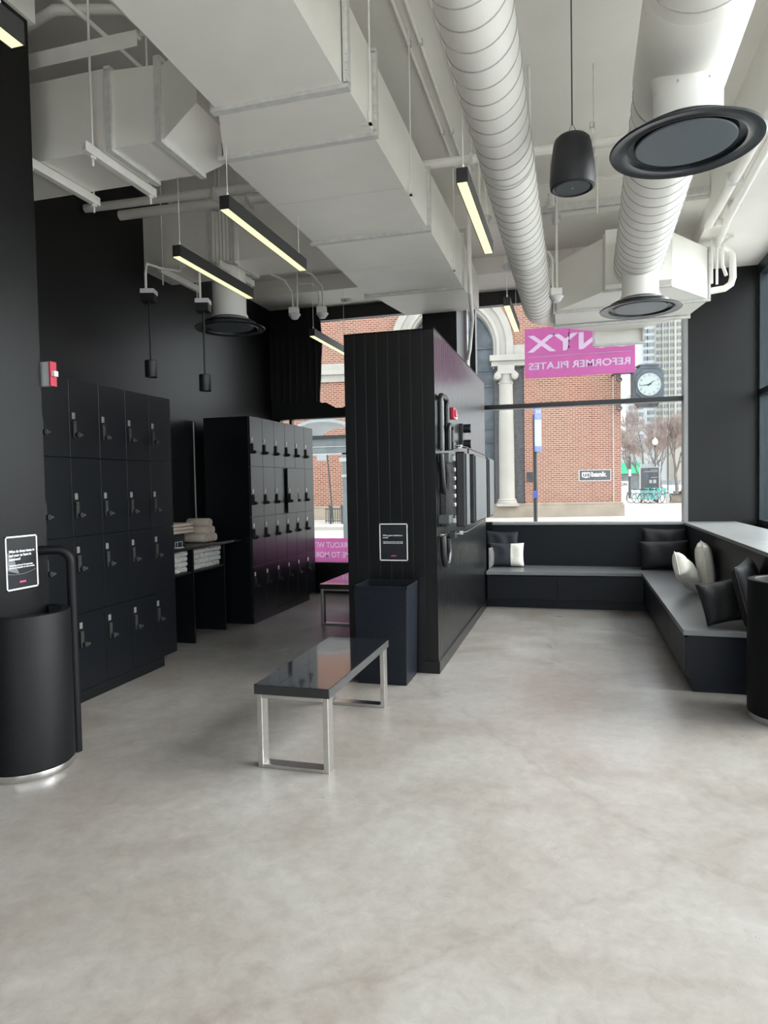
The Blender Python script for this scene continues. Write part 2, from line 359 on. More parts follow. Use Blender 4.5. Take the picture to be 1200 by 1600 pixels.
def window(name, frames, panes, fm='frame'):
    b = MB()
    for f in frames: b.box(*f)
    o = struct(b.build(name, fm, org=(0,0,0), bevel=0.004))
    g = MB()
    for p in panes: g.box(*p)
    g.build('glass_pane', 'glassd' if fm == 'frame' else ('glass' if name == 'window_3' else 'glassf'), o)
    return o
window('window_1', [(-4.2,-1.8,9.18,9.30,3.87,4.05), (-4.2,-1.8,9.18,9.30,2.49,2.56), (-4.2,-1.8,9.16,9.30,0.32,0.43), (-4.2,-4.12,9.18,9.3,0.43,3.87), (-1.86,-1.8,9.18,9.3,0.43,3.87),
                    (-3.985,-3.945,9.2,9.28,0.43,2.49)],
       [(-4.15,-1.85,9.235,9.243,2.55,3.88), (-4.15,-1.85,9.235,9.243,0.42,2.5)])
window('window_2', [(-1.375,1.29,9.18,9.30,3.87,4.05), (-1.30,1.29,9.18,9.30,2.50,2.56), (-1.335,-1.262,9.14,9.30,0.97,3.88), (-1.375,1.29,9.18,9.3,0.97,1.0)],
       [(-1.37,1.29,9.235,9.243,2.55,3.88), (-1.37,1.29,9.235,9.243,0.99,2.52)])
fr = [(2.10,2.2,-3.2,9.1,3.92,4.05), (2.10,2.2,-3.2,9.1,2.50,2.57), (2.10,2.2,5.15,9.1,0.97,1.03), (2.10,2.2,-3.2,5.15,0,0.12), (2.10,2.2,5.08,5.16,0,1.0)]
pn = []
ys = [9.1-0.07, 6.9, 5.15, 3.2, 1.2, -1.0, -3.2]
for y in ys: fr.append((2.10,2.2,y-0.035,y+0.035,1.0 if y > 5.5 else 0.1,3.93))
pn = [(2.15,2.158,5.15,9.08,1.0,3.95), (2.15,2.158,-3.2,5.12,0.1,3.95)]
window('window_3', fr, pn, 'teal')
fr = [(-1.2,2.2,-3.28,-3.18,3.95,4.1), (-1.2,2.2,-3.28,-3.18,0,0.1), (-1.2,2.2,-3.28,-3.18,2.5,2.57)]
for x in (-1.16, 0.5, 2.15): fr.append((x-0.035,x+0.035,-3.28,-3.18,0.1,3.95))
window('added_window_front', fr, [(-1.2,2.2,-3.234,-3.226,0.1,3.95)], 'teal')  # unseen window behind the camera, added and sized for the light it lets in
wf = struct(MB().box(-2.95, -1.2, -3.3, -3.15, 0, 2.6).build('wall_front', 'wall', org=(0,0,0)))
MB().box(-2.95, -1.2, -3.3, -3.15, 2.6, 4.6).box(-1.2, 2.25, -3.3, -3.15, 4.05, 4.6).build('upper_wall', 'ceil', wf)  # unseen upper wall, made white to bounce light into the room

# board clad partition
wp = struct(MB().box(-1.807, -1.073, 5.348, 8.45, 0, 2.745).build('wall_partition', 'lamd', org=(0,0,0)))
b = MB()
x = -1.815
while x < -1.068:
    x1 = min(x+0.088, -1.065)
    b.box(x, x1, 5.340, 5.349, 0.09, 2.755); x += 0.094
b.build('front_planks', 'board', wp, bevel=0.0015)
b = MB(); y = 5.340
while y < 8.44:
    b.box(-1.074, -1.065, y, min(y+0.087, 8.45), 0.09, 2.755); y += 0.094
b.build('side_planks', 'board', wp, bevel=0.0015)
MB().box(-1.827, -1.053, 5.328, 8.45, 0, 0.10).build('skirting', 'board', wp, bevel=0.003)
MB().box(-1.815, -1.065, 5.34, 8.45, 2.745, 2.757).build('top_cap', 'board', wp)

# black curtain over the left half of the back window
b = MB()
top = [(-4.197,4.04), (-3.44,4.04), (-3.42,3.80), (-3.40,3.55), (-3.42,3.3), (-3.43,3.05), (-3.45,2.85), (-3.455,2.71), (-3.41,2.69), (-3.37,2.70), (-3.30,2.665), (-3.22,2.62), (-3.12,2.615), (-3.05,2.64), (-2.98,2.66), (-2.88,2.67), (-2.88,2.49), (-4.197,2.49)]
b.prism(top, 'y', 9.06, 9.085)
for i, xx in enumerate([-4.1, -4.0, -3.9, -3.8, -3.7, -3.6, -3.5]):
    b.tube([(xx, 9.055, 4.03), (xx+0.01, 9.05, 3.3), (xx, 9.055, 2.72)], 0.018, 8)
tag(b.build('curtain', 'curtain'), 'black ragged-edged curtain hanging over the left part of the back window', 'curtain')

# ================================================================ LOCKERS
def locker_bank(name, label, x, ys, zs, depth, kick, plate_mat, tilt_door=None, extra_col=0):
    y0, y1 = ys[0], ys[-1]
    t = thing(name, label, 'lockers', (x-depth/2, (y0+y1)/2, 0), 'locker banks')
    MB().box(x-depth, x-0.018, y0, y1, 0.08, zs[-1]).build('carcass', 'lam', t, bevel=0.002)
    MB().box(x-depth, x-kick[2], kick[0], kick[1], 0, 0.08).build('plinth', 'lam', t)
    first = True; proto = None
    for ci in range(len(ys)-1):
        for ri in range(len(zs)-1):
            ya, yb, za, zb = ys[ci]+0.0025, ys[ci+1]-0.0025, zs[ri]+0.0025, zs[ri+1]-0.0025
            d = MB().box(x-0.018, x, ya, yb, za, zb).build('door', 'lam', t, bevel=0.0015)
            zt = zb
            pl = MB().box(x, x+0.004, ya+0.028, ya+0.056, zt-0.27 if ri else zt-0.12, (zt-0.27 if ri else zt-0.12)+0.045)
            pz = {3: zt-0.235, 2: zt-0.25, 1: zt-0.07, 0: zt-0.06}[ri]
            pl.bm.free(); pl = MB().box(x, x+0.005, ya+0.026, ya+0.056, pz-0.045, pz)
            pl = pl.build('number_plate', plate_mat, d, bevel=0.001)
            pl['label'] = 'pale number plate'
            iw = MB().box(x+0.005, x+0.006, ya+0.031, ya+0.051, pz-0.04, pz-0.005)
            k = MB(); lz = pz-0.062
            k.box(x, x+0.016, ya+0.022, ya+0.054, lz-0.115, lz)
            for a in range(4):
                for c in range(2): k.box(x+0.016, x+0.018, ya+0.028+c*0.012, ya+0.036+c*0.012, lz-0.02-a*0.018, lz-0.012-a*0.018)
            k.cyl((x+0.010, ya+0.052, lz-0.095), (x+0.040, ya+0.052, lz-0.095), 0.018, n=14)
            k.box(x+0.036, x+0.044, ya+0.046, ya+0.086, lz-0.103, lz-0.087)
            k.build('keypad_lock', 'rubber', d)
            iw.bm.free()
            if tilt_door and (ci, ri) == tilt_door:
                d.location = (0.03, -0.004, 0)
    return t
P1 = [4.04-0.313*2-0.313, 4.04-0.313*2, 4.04-0.313, 4.04, 4.353, 4.666, 4.979, 5.296]
ZS = [0.08, 0.640, 1.195, 1.757, 2.312]
locker_bank('locker_bank', 'near bank of black lockers with keypad locks, beside the pillar at left', -3.42, P1, ZS, 0.76, (P1[0], 5.095, 0.0), 'plateg')
P2 = [6.872+0.3125*i for i in range(7)]
locker_bank('locker_bank', 'far bank of black lockers with keypad locks, between the towel shelves and the window', -3.45, P2, ZS, 0.57, (6.80+0.07, 8.5, 0.0), 'white', (3, 2))

# ================================================================ TOWEL SHELVES
t = thing('towel_shelf', 'black shelf unit with two open levels holding towels between the locker banks', 'shelf', (-3.85, 6.07, 0))
MB().box(-4.10, -3.555, 5.31, 6.86, 0.935, 0.962).build('top_shelf', 'lam', t, bevel=0.002)
MB().box(-4.10, -3.62, 5.31, 6.55, 0.690, 0.712).build('lower_shelf', 'lam', t, bevel=0.002)
for ya, xb in ((5.32, -3.63), (5.90, -3.61), (6.53, -3.62)):
    MB().box(-4.10, xb, ya, ya+0.022, 0.0 if ya < 6.6 else 0.69, 0.935).build('side_panel', 'lam', t)
MB().box(-4.19, -4.11, 5.31, 6.85, 0.0, 2.275).build('back_panel', 'lam', t)
e = MB().box(-4.108, -4.10, 6.80, 6.812, 0.97, 2.27).build('edge_strip', 'lgrey', t); e['label'] = 'thin pale metal edge strip'

def roll_mesh(L, r):
    b = MB(); n = 22
    prof = [(r*0.55, -L/2-0.000), (r*0.86, -L/2-0.004), (r, -L/2+0.012), (r*1.02, 0), (r, L/2-0.012), (r*0.86, L/2+0.004), (r*0.55, L/2)]
    rings = []
    for rr, xx in prof:
        rings.append([(xx, rr*math.cos(2*PI*k/n)*(1+0.02*math.sin(3*k)), rr*math.sin(2*PI*k/n)) for k in range(n)])
    b.loft(rings)
    for s in (-1, 1):   # rolled spiral at the ends
        pts = []
        for k in range(26):
            a = k*0.55; rr = r*0.12 + r*0.75*k/26
            pts.append((s*(L/2+0.003), rr*math.cos(a), rr*math.sin(a)))
        b.tube(pts, 0.003, 5)
    return b
def rolled(label, mat_, L, r, loc, group, src=None, rot=None):
    if src is None:
        o = roll_mesh(L, r).build('rolled_towel', mat_, smooth=True, org=(0,0,0))
        tag(o, label, 'towel', group)
    else:
        o = src.copy(); COL.objects.link(o); o['label'] = label; o['group'] = group
    o.location = loc; o.rotation_euler = rot or (random.uniform(0, 6), 0, random.uniform(-0.05, 0.05))
    return o
pz = 0.962
g = 'rolled towels on top of the shelf'
r0 = 0.045
labs = ['beige rolled towel, left of the bottom row of the shelf-top pyramid', 'beige rolled towel, middle of the bottom row of the shelf-top pyramid', 'beige rolled towel, right of the bottom row of the shelf-top pyramid',
        'beige rolled towel, left of the middle row of the shelf-top pyramid', 'beige rolled towel, right of the middle row of the shelf-top pyramid', 'beige rolled towel alone at the top of the shelf-top pyramid']
src = None
for i, (yy, zz) in enumerate([(6.27, 0), (6.36, 0), (6.45, 0), (6.315, 1), (6.405, 1), (6.36, 2)]):
    o = rolled(labs[i], 'towel', 0.26, r0, (-3.80, yy, pz+r0+0.003+zz*0.078), g, src); src = src or o
    if src is o: pass
# towels inside the lower level
cw = []
def fill(y0, y1, rows, cols, where, first):
    dy = (y1-y0)/cols
    for r_ in range(rows):
        for c in range(cols):
            yy = y0+dy*(c+0.5)+random.uniform(-0.003, 0.003)+(dy*0.2 if r_ % 2 else -dy*0.05)
            rr = 0.026
            o = rolled('white rolled towel in the %s compartment, %s row, %s from the left' % (where, ('bottom','second','third','top')[r_], ('first','second','third','fourth','fifth','sixth','seventh','eighth','ninth','tenth')[c]), 'towelw', 0.30, rr, (-3.80+random.uniform(-0.006, 0.01), yy, 0.712+rr+0.002+r_*0.0515), 'rolled towels in the %s compartment' % where, first)
            first = first or o
    return first
f1 = fill(5.60, 5.86, 4, 5, 'left', None)
fill(5.965, 6.50, 4, 10, 'right', f1)
# folded towels on black box, card holder
b = MB()
for k in range(3):
    z0 = 1.088+k*0.034
    b.prism([(-3.96, z0), (-3.66, z0), (-3.645, z0+0.008), (-3.64, z0+0.016), (-3.645, z0+0.026), (-3.66, z0+0.032), (-3.96, z0+0.032)], 'y', 5.50+0.01*k, 6.0-0.012*k)
o = b.build('folded_towel', 'towel', bevel=0.006, smooth=True)
tag(o, 'folded beige towels lying flat on the black box beside the towel pyramid', 'towel')
b = MB().box(-3.93, -3.74, 5.80, 5.98, 0.962, 1.084)
tag(b.build('storage_box', 'rubber', bevel=0.004), 'small black box under the folded towels on the shelf', 'box')
b = MB().box(-3.93, -3.74, 5.40, 5.56, 0.962, 1.084)
tag(b.build('storage_box', 'rubber', bevel=0.004), 'black box at the near end of the shelf, half hidden by the lockers', 'box')
b = MB()
for (a, c) in (((5.62, 0.968), (5.74, 0.968)), ((5.74, 0.968), (5.74, 1.02)), ((5.74, 1.02), (5.62, 1.02)), ((5.62, 1.02), (5.62, 0.968)), ((5.66, 0.968), (5.66, 1.02))):
    b.tube([(-3.62, a[0], a[1]), (-3.62, c[0], c[1])], 0.0025, 6)
b.box(-3.66, -3.60, 5.62, 5.74, 0.962, 0.967)
tag(b.build('card_holder', 'lgrey'), 'small wire card holder at the front of the towel shelf', 'card holder')

# ================================================================ BENCHES
def bench(name, label, x0, x1, y0, y1, topz):
    t = thing(name, label, 'bench', ((x0+x1)/2, (y0+y1)/2, 0), 'benches with black tops')
    MB().box(x0-0.012, x1+0.012, y0-0.006, y1+0.006, topz-0.052, topz).build('seat', 'gloss', t, bevel=0.0025)
    for ys_, in ((y0,), (y1-0.075,)):
        b = MB(); w_ = 0.03; d = 0.075; h = topz-0.053
        b.box(x0, x0+w_, ys_, ys_+d, 0.0, h); b.box(x1-w_, x1, ys_, ys_+d, 0.0, h)
        b.box(x0+w_, x1-w_, ys_, ys_+d, 0.0, 0.02); b.box(x0+w_, x1-w_, ys_, ys_+d, h-0.02, h)
        b.build('leg', 'steel', t, bevel=0.002)
    return t
bench('bench', 'near bench with glossy black top and steel frame legs on the open floor', -1.672, -1.262, 3.33, 4.50, 0.456)
bench('bench', 'far bench with glossy black top and steel frame legs behind the partition', -2.70, -2.10, 6.98, 8.35, 0.450)

# ================================================================ CANS AND BIN
def can(label, c, flat=None, h=0.885, r=0.24):
    t = thing('litter_bin', label, 'litter bin', (c[0], c[1], 0), 'round black litter bins')
    a0, a1 = (0, 2*PI) if flat is None else flat
    MB().lathe((c[0], c[1], 0), [(r, 0.045), (r, h-0.012), (r-0.004, h-0.003), (r-0.012, h), (r*0.82, h), (r*0.80, h-0.008)], 64, a0, a1).build('body', 'can', t, smooth=True)
    MB().lathe((c[0], c[1], 0), [(r*0.9, 0.0), (r-0.006, 0.0), (r-0.002, 0.006), (r-0.002, 0.04), (r-0.01, 0.048)], 64, a0, a1).build('base_ring', 'chrome', t, smooth=True)
    MB().lathe((c[0], c[1], 0), [(0.001, h-0.34), (r*0.78, h-0.34), (r*0.80, h-0.008)], 48, a0, a1).build('liner', 'rubber', t)
    return t
can('black litter bin with chrome base ring standing against the left pillar', (-2.93, 3.05), (-PI/2, PI/2), 0.87)
can('black round litter bin with chrome base ring at the right edge beside the built-in seat', (1.292, 4.775), None, 0.885)

b = MB()
pts = [(-2.96, 3.20, 1.20), (-2.90, 3.245, 1.20)] + arc((-2.86, 3.27, 1.12), 0.08, PI/2, 0, (0.8, 0.6, 0), (0, 0, 1), 8) + [(-2.797, 3.318, 0.0)]
b.tube([(-2.96, 3.21, 1.185)] + arc((-2.875, 3.255, 1.105), 0.08, PI/2, 0, (0.75, 0.55, 0), (0, 0, 1), 8) + [(-2.815, 3.299, 0.0)], 0.026, 16)
tag(b.build('tube_rail', 'can', smooth=True), 'black bent steel tube rising from the floor behind the left litter bin', 'rail')

t = thing('waste_bin', 'square open-topped dark blue-grey bin in front of the partition', 'bin', (-1.43, 5.13, 0))
b = MB()
def rect(x0, x1, y0, y1, z, r=0.0): return [(x0,y0,z), (x1,y0,z), (x1,y1,z), (x0,y1,z)]
b.loft([rect(-1.622,-1.238,4.955,5.305,0), rect(-1.645,-1.222,4.945,5.322,0.75), rect(-1.637,-1.230,4.953,5.314,0.752), rect(-1.62,-1.25,4.975,5.295,0.05)], caps=True)
b.build('body', 'bin', t, bevel=0.006)
b = MB()
for q in ((-1.647,-1.220,4.942,4.955), (-1.647,-1.220,5.312,5.325), (-1.647,-1.634,4.942,5.325), (-1.233,-1.220,4.942,5.325)): b.box(*q, 0.735, 0.756)
b.build('rim', 'bin', t, bevel=0.003)

# ================================================================ BUILT-IN SEAT, LEDGE
t = thing('built_in_seat', 'black L-shaped built-in seat with grey top under the back and right windows', 'seat', (0.2, 8.3, 0))
b = MB().prism([(-1.05,8.28), (0.735,8.36), (0.735,5.22), (1.298,5.20), (1.298,8.98), (-1.05,8.98)], 'z', 0.412, 0.45)
M['seat'] = mat('grey laminate seat top', (0.13, 0.135, 0.14), 0.33, noise=0.08, nscale=5)
b.build('seat_top', 'seat', t, bevel=0.002)
b = MB().box(-1.05, 1.298, 8.37, 8.98, 0.10, 0.412).box(0.765, 1.298, 5.235, 8.37, 0.10, 0.412)
b.build('base', 'benchf', t)
b = MB()
for xa, xb in ((-1.045,-0.215), (-0.209,0.76)): b.box(xa, xb, 8.352, 8.37, 0.115, 0.395)
b.build('front_panel', 'benchf', t, bevel=0.0015)
b = MB()
for ya, yb in ((5.235,6.17), (6.176,7.20), (7.206,8.35)): b.box(0.750, 0.765, ya, yb, 0.115, 0.395)
b.build('front_panel', 'benchf', t, bevel=0.0015)
MB().box(-1.05, 1.298, 8.42, 8.95, 0, 0.10).box(0.80, 1.298, 5.25, 8.42, 0, 0.10).build('kick_board', 'benchf', t)
t = thing('window_ledge', 'grey L-shaped ledge running along the back window and widening at right', 'ledge', (0.6, 8.5, 0))
M['ledge'] = mat('grey stone ledge', (0.22, 0.23, 0.23), 0.30, noise=0.12, nscale=6)
MB().prism([(-1.05,8.975), (1.275,8.975), (1.275,5.17), (1.87,5.17), (1.87,9.10), (1.335,9.10), (1.29,9.18), (-1.05,9.18)], 'z', 0.975, 1.005).build('ledge_top', 'ledge', t, bevel=0.002)
b = MB().box(-1.05, 1.298, 9.0, 9.14, 0, 0.975); b.box(1.30, 1.40, 5.20, 9.0, 0, 0.975)
b.build('back_panel', 'benchf', t)
MB().box(1.80, 1.86, 5.20, 9.09, 0, 0.975).build('outer_panel', 'benchf', t)

# ================================================================ CUSHIONS
def pillow(label, c, w_, h, th, rot, m1, m2=None, split=None, group='cushions on the built-in seat', sag=0.0):
    n = 22; b = MB(); bm = b.bm
    def pt(i, j, s):
        u = -1+2*i/n; v = -1+2*j/n
        k = max(0.0, (1-u**4)*(1-v**4))**0.42
        x = u*w_/2*(1-0.055*(1-v*v)); z = v*h/2*(1-0.07*(1-u*u)) - sag*(1-u*u)*max(0, v)
        wr = 0.006*math.sin(7*u+3*v*v+c[0]*9)*k
        return (x, s*(th/2*k)+wr, z)
    G = {}
    for s in (-1, 1):
        for i in range(n+1):
            for j in range(n+1):
                if s == 1 and (i in (0, n) or j in (0, n)): G[s,i,j] = G[-1,i,j]; continue
                G[s,i,j] = bm.verts.new(pt(i, j, s))
    for s in (-1, 1):
        for i in range(n):
            for j in range(n):
                q = [G[s,i,j], G[s,i+1,j], G[s,i+1,j+1], G[s,i,j+1]]
                f = bm.faces.new(q if s == -1 else q[::-1])
                if m2 and (-1+2*(i+0.5)/n) > split: f.material_index = 1
    edge = [pt(i, 0, 0) for i in range(n)] + [pt(n, j, 0) for j in range(n)] + [pt(i, n, 0) for i in range(n, 0, -1)] + [pt(0, j, 0) for j in range(n, -1, -1)]
    o = b.build('cushion', m1, smooth=True, org=(0,0,0), auto=80)
    if m2: o.data.materials.append(M[m2])
    p = MB().tube(edge, 0.004, 5, caps=False).build('piping', m2 if (m2 and split < -0.9) else m1, o)
    # drop so that the lowest point rests at c.z
    R = Euler(rot).to_matrix()
    low = min((R @ v.co).z for v in o.data.vertices)
    o.rotation_euler = rot; o.location = (c[0], c[1], c[2]-low+0.001)
    return tag(o, label, 'cushion', group)
D = math.radians
pillow('charcoal and white two-tone cushion leaning at the left end of the built-in seat', (-0.86, 8.80, 0.45), 0.46, 0.31, 0.13, (D(-12),0,D(4)), 'pilg', 'pilw', 0.28)
pillow('charcoal cushion standing behind the two-tone cushion at the left end of the seat', (-0.93, 8.925, 0.45), 0.42, 0.44, 0.09, (D(-4),D(2),0), 'pilg')
pillow('small mid-grey cushion squeezed between the partition and the two-tone cushion', (-1.035, 8.70, 0.45), 0.30, 0.26, 0.05, (0,0,D(85)), 'pilm')
pillow('low black cushion lying in the corner of the seat under a taller one', (1.03, 8.74, 0.45), 0.56, 0.34, 0.17, (D(-14),D(-2),D(3)), 'pilb')
pillow('tall black cushion leaning in the back right corner behind a lower one', (1.04, 8.91, 0.45), 0.52, 0.48, 0.10, (D(-3),D(1),0), 'pilb')
pillow('cream cushion standing upright against the right backrest', (1.215, 7.22, 0.45), 0.46, 0.46, 0.15, (D(-8),0,D(83)), 'pilw')
pillow('cream cushion tilted on its side leaning on the upright cream one', (1.00, 6.93, 0.45), 0.36, 0.27, 0.15, (D(-30),D(34),D(50)), 'pilw')
pillow('black cushion leaning back at the near end of the right seat', (1.03, 5.47, 0.45), 0.31, 0.31, 0.11, (D(-18),D(-8),D(20)), 'pilb')
pillow('black leather-look cushion standing against the ledge at the near end of the seat', (1.205, 5.42, 0.45), 0.44, 0.46, 0.12, (D(-12),D(-6),D(66)), 'pilb')

# ================================================================ RECTANGULAR DUCTS
def ring_box(b, x0, x1, z0, z1, y, d, e):   # flange frame round a Y-running duct
    b.box(x0-e, x1+e, y-d/2, y+d/2, z0-e, z0+0.004); b.box(x0-e, x1+e, y-d/2, y+d/2, z1-0.004, z1+e)
    b.box(x0-e, x0+0.004, y-d/2, y+d/2, z0, z1); b.box(x1-0.004, x1+e, y-d/2, y+d/2, z0, z1)
def ring_box_x(b, y0, y1, z0, z1, x, d, e):
    b.box(x-d/2, x+d/2, y0-e, y1+e, z0-e, z0+0.004); b.box(x-d/2, x+d/2, y0-e, y1+e, z1-0.004, z1+e)
    b.box(x-d/2, x+d/2, y0-e, y0+0.004, z0, z1); b.box(x-d/2, x+d/2, y1-0.004, y1+e, z0, z1)
def R4(x0, x1, y, z0, z1): return [(x0,y,z0), (x1,y,z0), (x1,y,z1), (x0,y,z1)]
t = thing('rectangular_duct', 'large white rectangular air duct running overhead from the camera towards the window', 'duct', (-1.5, 3.5, 3.5))
MB().loft([R4(-1.79,-1.09,-3.0,3.50,3.93), R4(-1.79,-1.09,3.27,3.50,3.93)]).build('near_section', 'duct', t)
MB().loft([R4(-1.79,-1.075,3.30,3.50,3.93), R4(-2.005,-1.075,3.75,3.50,3.93)]).build('widening_section', 'duct', t)
MB().loft([R4(-2.03,-1.085,3.79,3.50,3.94), R4(-2.03,-1.085,5.25,3.50,3.94)]).build('middle_section', 'duct', t)
MB().loft([R4(-2.04,-1.075,5.29,3.50,3.96), R4(-2.08,-1.075,6.88,3.50,4.0)]).build('far_section', 'duct', t)
MB().loft([R4(-2.06,-1.085,6.92,3.52,4.0), R4(-2.0,-1.10,8.32,3.62,4.0)]).build('end_section', 'duct', t)
for (xa, xb, y, za, zb) in ((-1.79,-1.08,1.1,3.5,3.93), (-1.795,-1.08,3.285,3.5,3.93), (-2.02,-1.075,3.77,3.5,3.935), (-2.035,-1.08,5.27,3.5,3.945), (-2.08,-1.078,6.90,3.5,4.0)):
    b = MB(); ring_box(b, xa, xb, za, zb, y, 0.045, 0.022)
    for xx in (xa-0.012, xb+0.012):
        for k in range(4):
            b.cyl((xx, y-0.028, za+0.02+0.04*k), (xx, y+0.028, za+0.02+0.04*k), 0.006, n=8)
    for k in range(6): b.cyl((xa+0.03+0.03*k, y-0.026, za-0.012), (xa+0.03+0.03*k, y+0.026, za-0.012), 0.005, n=8)
    b.build('flange', 'flange', t)
for y in (4.5, 6.05):
    MB().box(-2.036, -1.08, y-0.001, y+0.001, 3.4990, 3.501).build('sheet_seam', 'flange', t)
for (x, y) in ((-1.062, 3.66), (-1.062, 4.62), (-1.062, 6.35), (-1.062, 2.2)):
    b = MB().cyl((x, y, 3.50), (x, y, 4.6), 0.005, n=8); b.box(-1.12, -1.055, y-0.012, y+0.012, 3.492, 3.499); b.box(-1.072, -1.055, y-0.012, y+0.012, 3.492, 3.56)
    b.build('hanger_rod', 'pipe', t)

# branch duct to the left wall
def R4x(x, y0, y1, z0, z1): return [(x,y0,z0), (x,y1,z0), (x,y1,z1), (x,y0,z1)]
t = thing('branch_duct', 'white rectangular branch duct crossing from the large duct to the left wall above the pillar', 'duct', (-3.2, 3.7, 3.5))
MB().loft([R4x(-4.2,3.50,3.95,3.515,3.98), R4x(-2.62,3.50,3.95,3.515,3.98)]).build('wall_section', 'duct', t)
MB().loft([R4x(-2.58,3.50,3.95,3.515,3.96), R4x(-2.29,3.50,3.95,3.515,3.94)]).build('middle_section', 'duct', t)
MB().loft([R4x(-2.25,3.50,3.95,3.515,3.93), R4x(-1.95,3.36,3.95,3.60,3.925)]).build('elbow_section', 'duct', t)
for x in (-2.60, -2.27):
    b = MB(); ring_box_x(b, 3.50, 3.95, 3.515, 3.96, x, 0.04, 0.02); b.build('flange', 'flange', t)
b = MB(); b.box(-3.1, -2.35, 3.42, 3.46, 4.06, 4.10); b.box(-3.1, -2.35, 3.42, 3.425, 4.01, 4.06)
b.build('upper_strut', 'pipe', t)
for x in (-3.12, -2.68):
    b = MB()
    b.box(x-0.02, x+0.02, 3.36, 4.04, 3.455, 3.462); b.box(x-0.02, x-0.014, 3.36, 4.04, 3.462, 3.51); b.box(x+0.014, x+0.02, 3.36, 4.04, 3.462, 3.51)
    b.build('strut_channel', 'pipe', t)
    for y in (3.44, 4.0):
        b = MB().cyl((x, y, 3.40), (x, y, 4.6), 0.007, n=8); b.cyl((x, y, 3.44), (x, y, 3.455), 0.018, n=6); b.build('hanger_rod', 'pipe', t)

t = thing('branch_duct', 'white rectangular duct with a pleated joint coming out of the left wall above the lockers', 'duct', (-3.2, 6.4, 3.75))
MB().loft([R4x(-4.2,6.12,6.62,3.735,4.27), R4x(-3.44,6.12,6.62,3.735,4.27)]).build('wall_section', 'duct', t)
b = MB()
rg = []
for k in range(13):
    x = -3.43+k*0.019; s = 0.0 if k % 2 else 0.014
    rg.append(R4x(x, 6.15-s, 6.60+s, 3.765-s, 4.24+s))
b.loft(rg); b.build('flexible_joint', 'duct', t)
MB().loft([R4x(-3.19,6.12,6.62,3.735,4.27), R4x(-2.10,6.12,6.62,3.735,4.20)]).build('long_section', 'duct', t)
for x in (-3.44, -3.19):
    b = MB(); ring_box_x(b, 6.12, 6.62, 3.735, 4.27, x, 0.03, 0.02); b.build('flange', 'flange', t)
b = MB(); ring_box_x(b, 6.12, 6.62, 3.735, 4.20, -2.11, 0.035, 0.018); b.build('flange', 'flange', t)
for x in (-3.95, -3.3):
    b = MB()
    b.box(x-0.02, x+0.02, 6.0, 6.74, 3.665, 3.672); b.box(x-0.02, x-0.014, 6.0, 6.74, 3.672, 3.725); b.box(x+0.014, x+0.02, 6.0, 6.74, 3.672, 3.725)
    b.build('strut_channel', 'pipe', t)
    for y in (6.06, 6.70): MB().cyl((x, y, 3.56), (x, y, 4.6), 0.007, n=8).build('hanger_rod', 'pipe', t)

# plenum by the window
t = thing('plenum_duct', 'white flared duct box hanging in front of the back right window', 'duct', (0.6, 8.0, 3.4))
MB().loft([R4(0.31,0.93,7.28,3.485,4.03), R4(0.31,0.93,7.46,3.485,4.03)]).build('inlet', 'duct', t)
MB().loft([R4(0.31,0.93,7.50,3.485,4.03), R4(-0.19,1.37,8.0,3.44,3.97)]).build('flare', 'duct', t)
MB().loft([R4(-0.205,1.385,8.03,3.43,3.95), R4(-0.21,1.25,8.42,3.375,3.85)]).build('box', 'duct', t)
MB().loft([R4(-0.21,1.22,8.45,3.365,3.8), R4(0.24,0.80,8.86,3.36,3.75)]).build('taper', 'duct', t)
MB().loft([R4(0.25,0.80,8.89,3.17,3.75), R4(0.28,0.80,9.14,3.25,3.75)]).build('outlet', 'duct', t)
for (xa, xb, y, za, zb, e) in ((0.31,0.93,7.48,3.485,4.03,0.022), (-0.205,1.38,8.015,3.435,3.96,0.02), (-0.21,1.24,8.435,3.365,3.8,0.024), (0.24,0.80,8.875,3.20,3.75,0.02)):
    b = MB(); ring_box(b, xa, xb, za, zb, y, 0.04, e); b.build('flange', 'flange', t)
for x in (0.0, 0.6, 1.1): MB().cyl((x, 8.2, 3.9), (x, 8.2, 4.25), 0.007, n=8).build('hanger_rod', 'pipe', t)

# ================================================================ SPIRAL DUCTS
def spiral(name, label, p0, p1, r, pitch, extra=None, phase=0):
    t = thing(name, label, 'duct', p0)
    p0, p1 = Vector(p0), Vector(p1); d = (p1-p0); L = d.length; d.normalize()
    MB().tube([p0, p1], r, 56).build('duct_tube', 'duct', t, smooth=True)
    u = d.cross(Vector((0,0,1))).normalized(); v = d.cross(u)
    n = 40; pts = []
    for i in range(int(L/pitch*n)):
        a = 2*PI*i/n + phase; pts.append(p0 + d*(pitch*i/n) + (r+0.0005)*(math.cos(a)*u + math.sin(a)*v))
    MB().tube(pts, 0.0042, 4, caps=False).build('spiral_seam', 'seam', t)
    return t
t = spiral('spiral_duct', 'round white spiral duct running overhead left of the hanging speaker', (-0.400, 0.4, 3.56), (-0.400, 8.25, 3.56), 0.165, 0.145)
MB().tube([(-0.40, 8.25, 3.56)] + arc((-0.16, 8.30, 3.56), 0.24, PI, PI/2, (1,0,0), (0,1,0), 8) + [(-0.05, 8.54, 3.56)], 0.163, 40).build('elbow', 'duct', t, smooth=True)
for y in (2.6, 4.45, 6.3):
    b = MB(); b.lathe((0,0,0), [(0.168, -0.008), (0.172, -0.004), (0.172, 0.004), (0.168, 0.008)], 48)
    b.bm.verts.ensure_lookup_table()
    for v in b.bm.verts[-192:]: v.co = Vector((v.co.x-0.40, v.co.z+y, v.co.y+3.56))
    b.cyl((-0.40, y, 3.72), (-0.40, y, 4.6), 0.005, n=8)
    b.build('hanger_strap', 'flange', t)
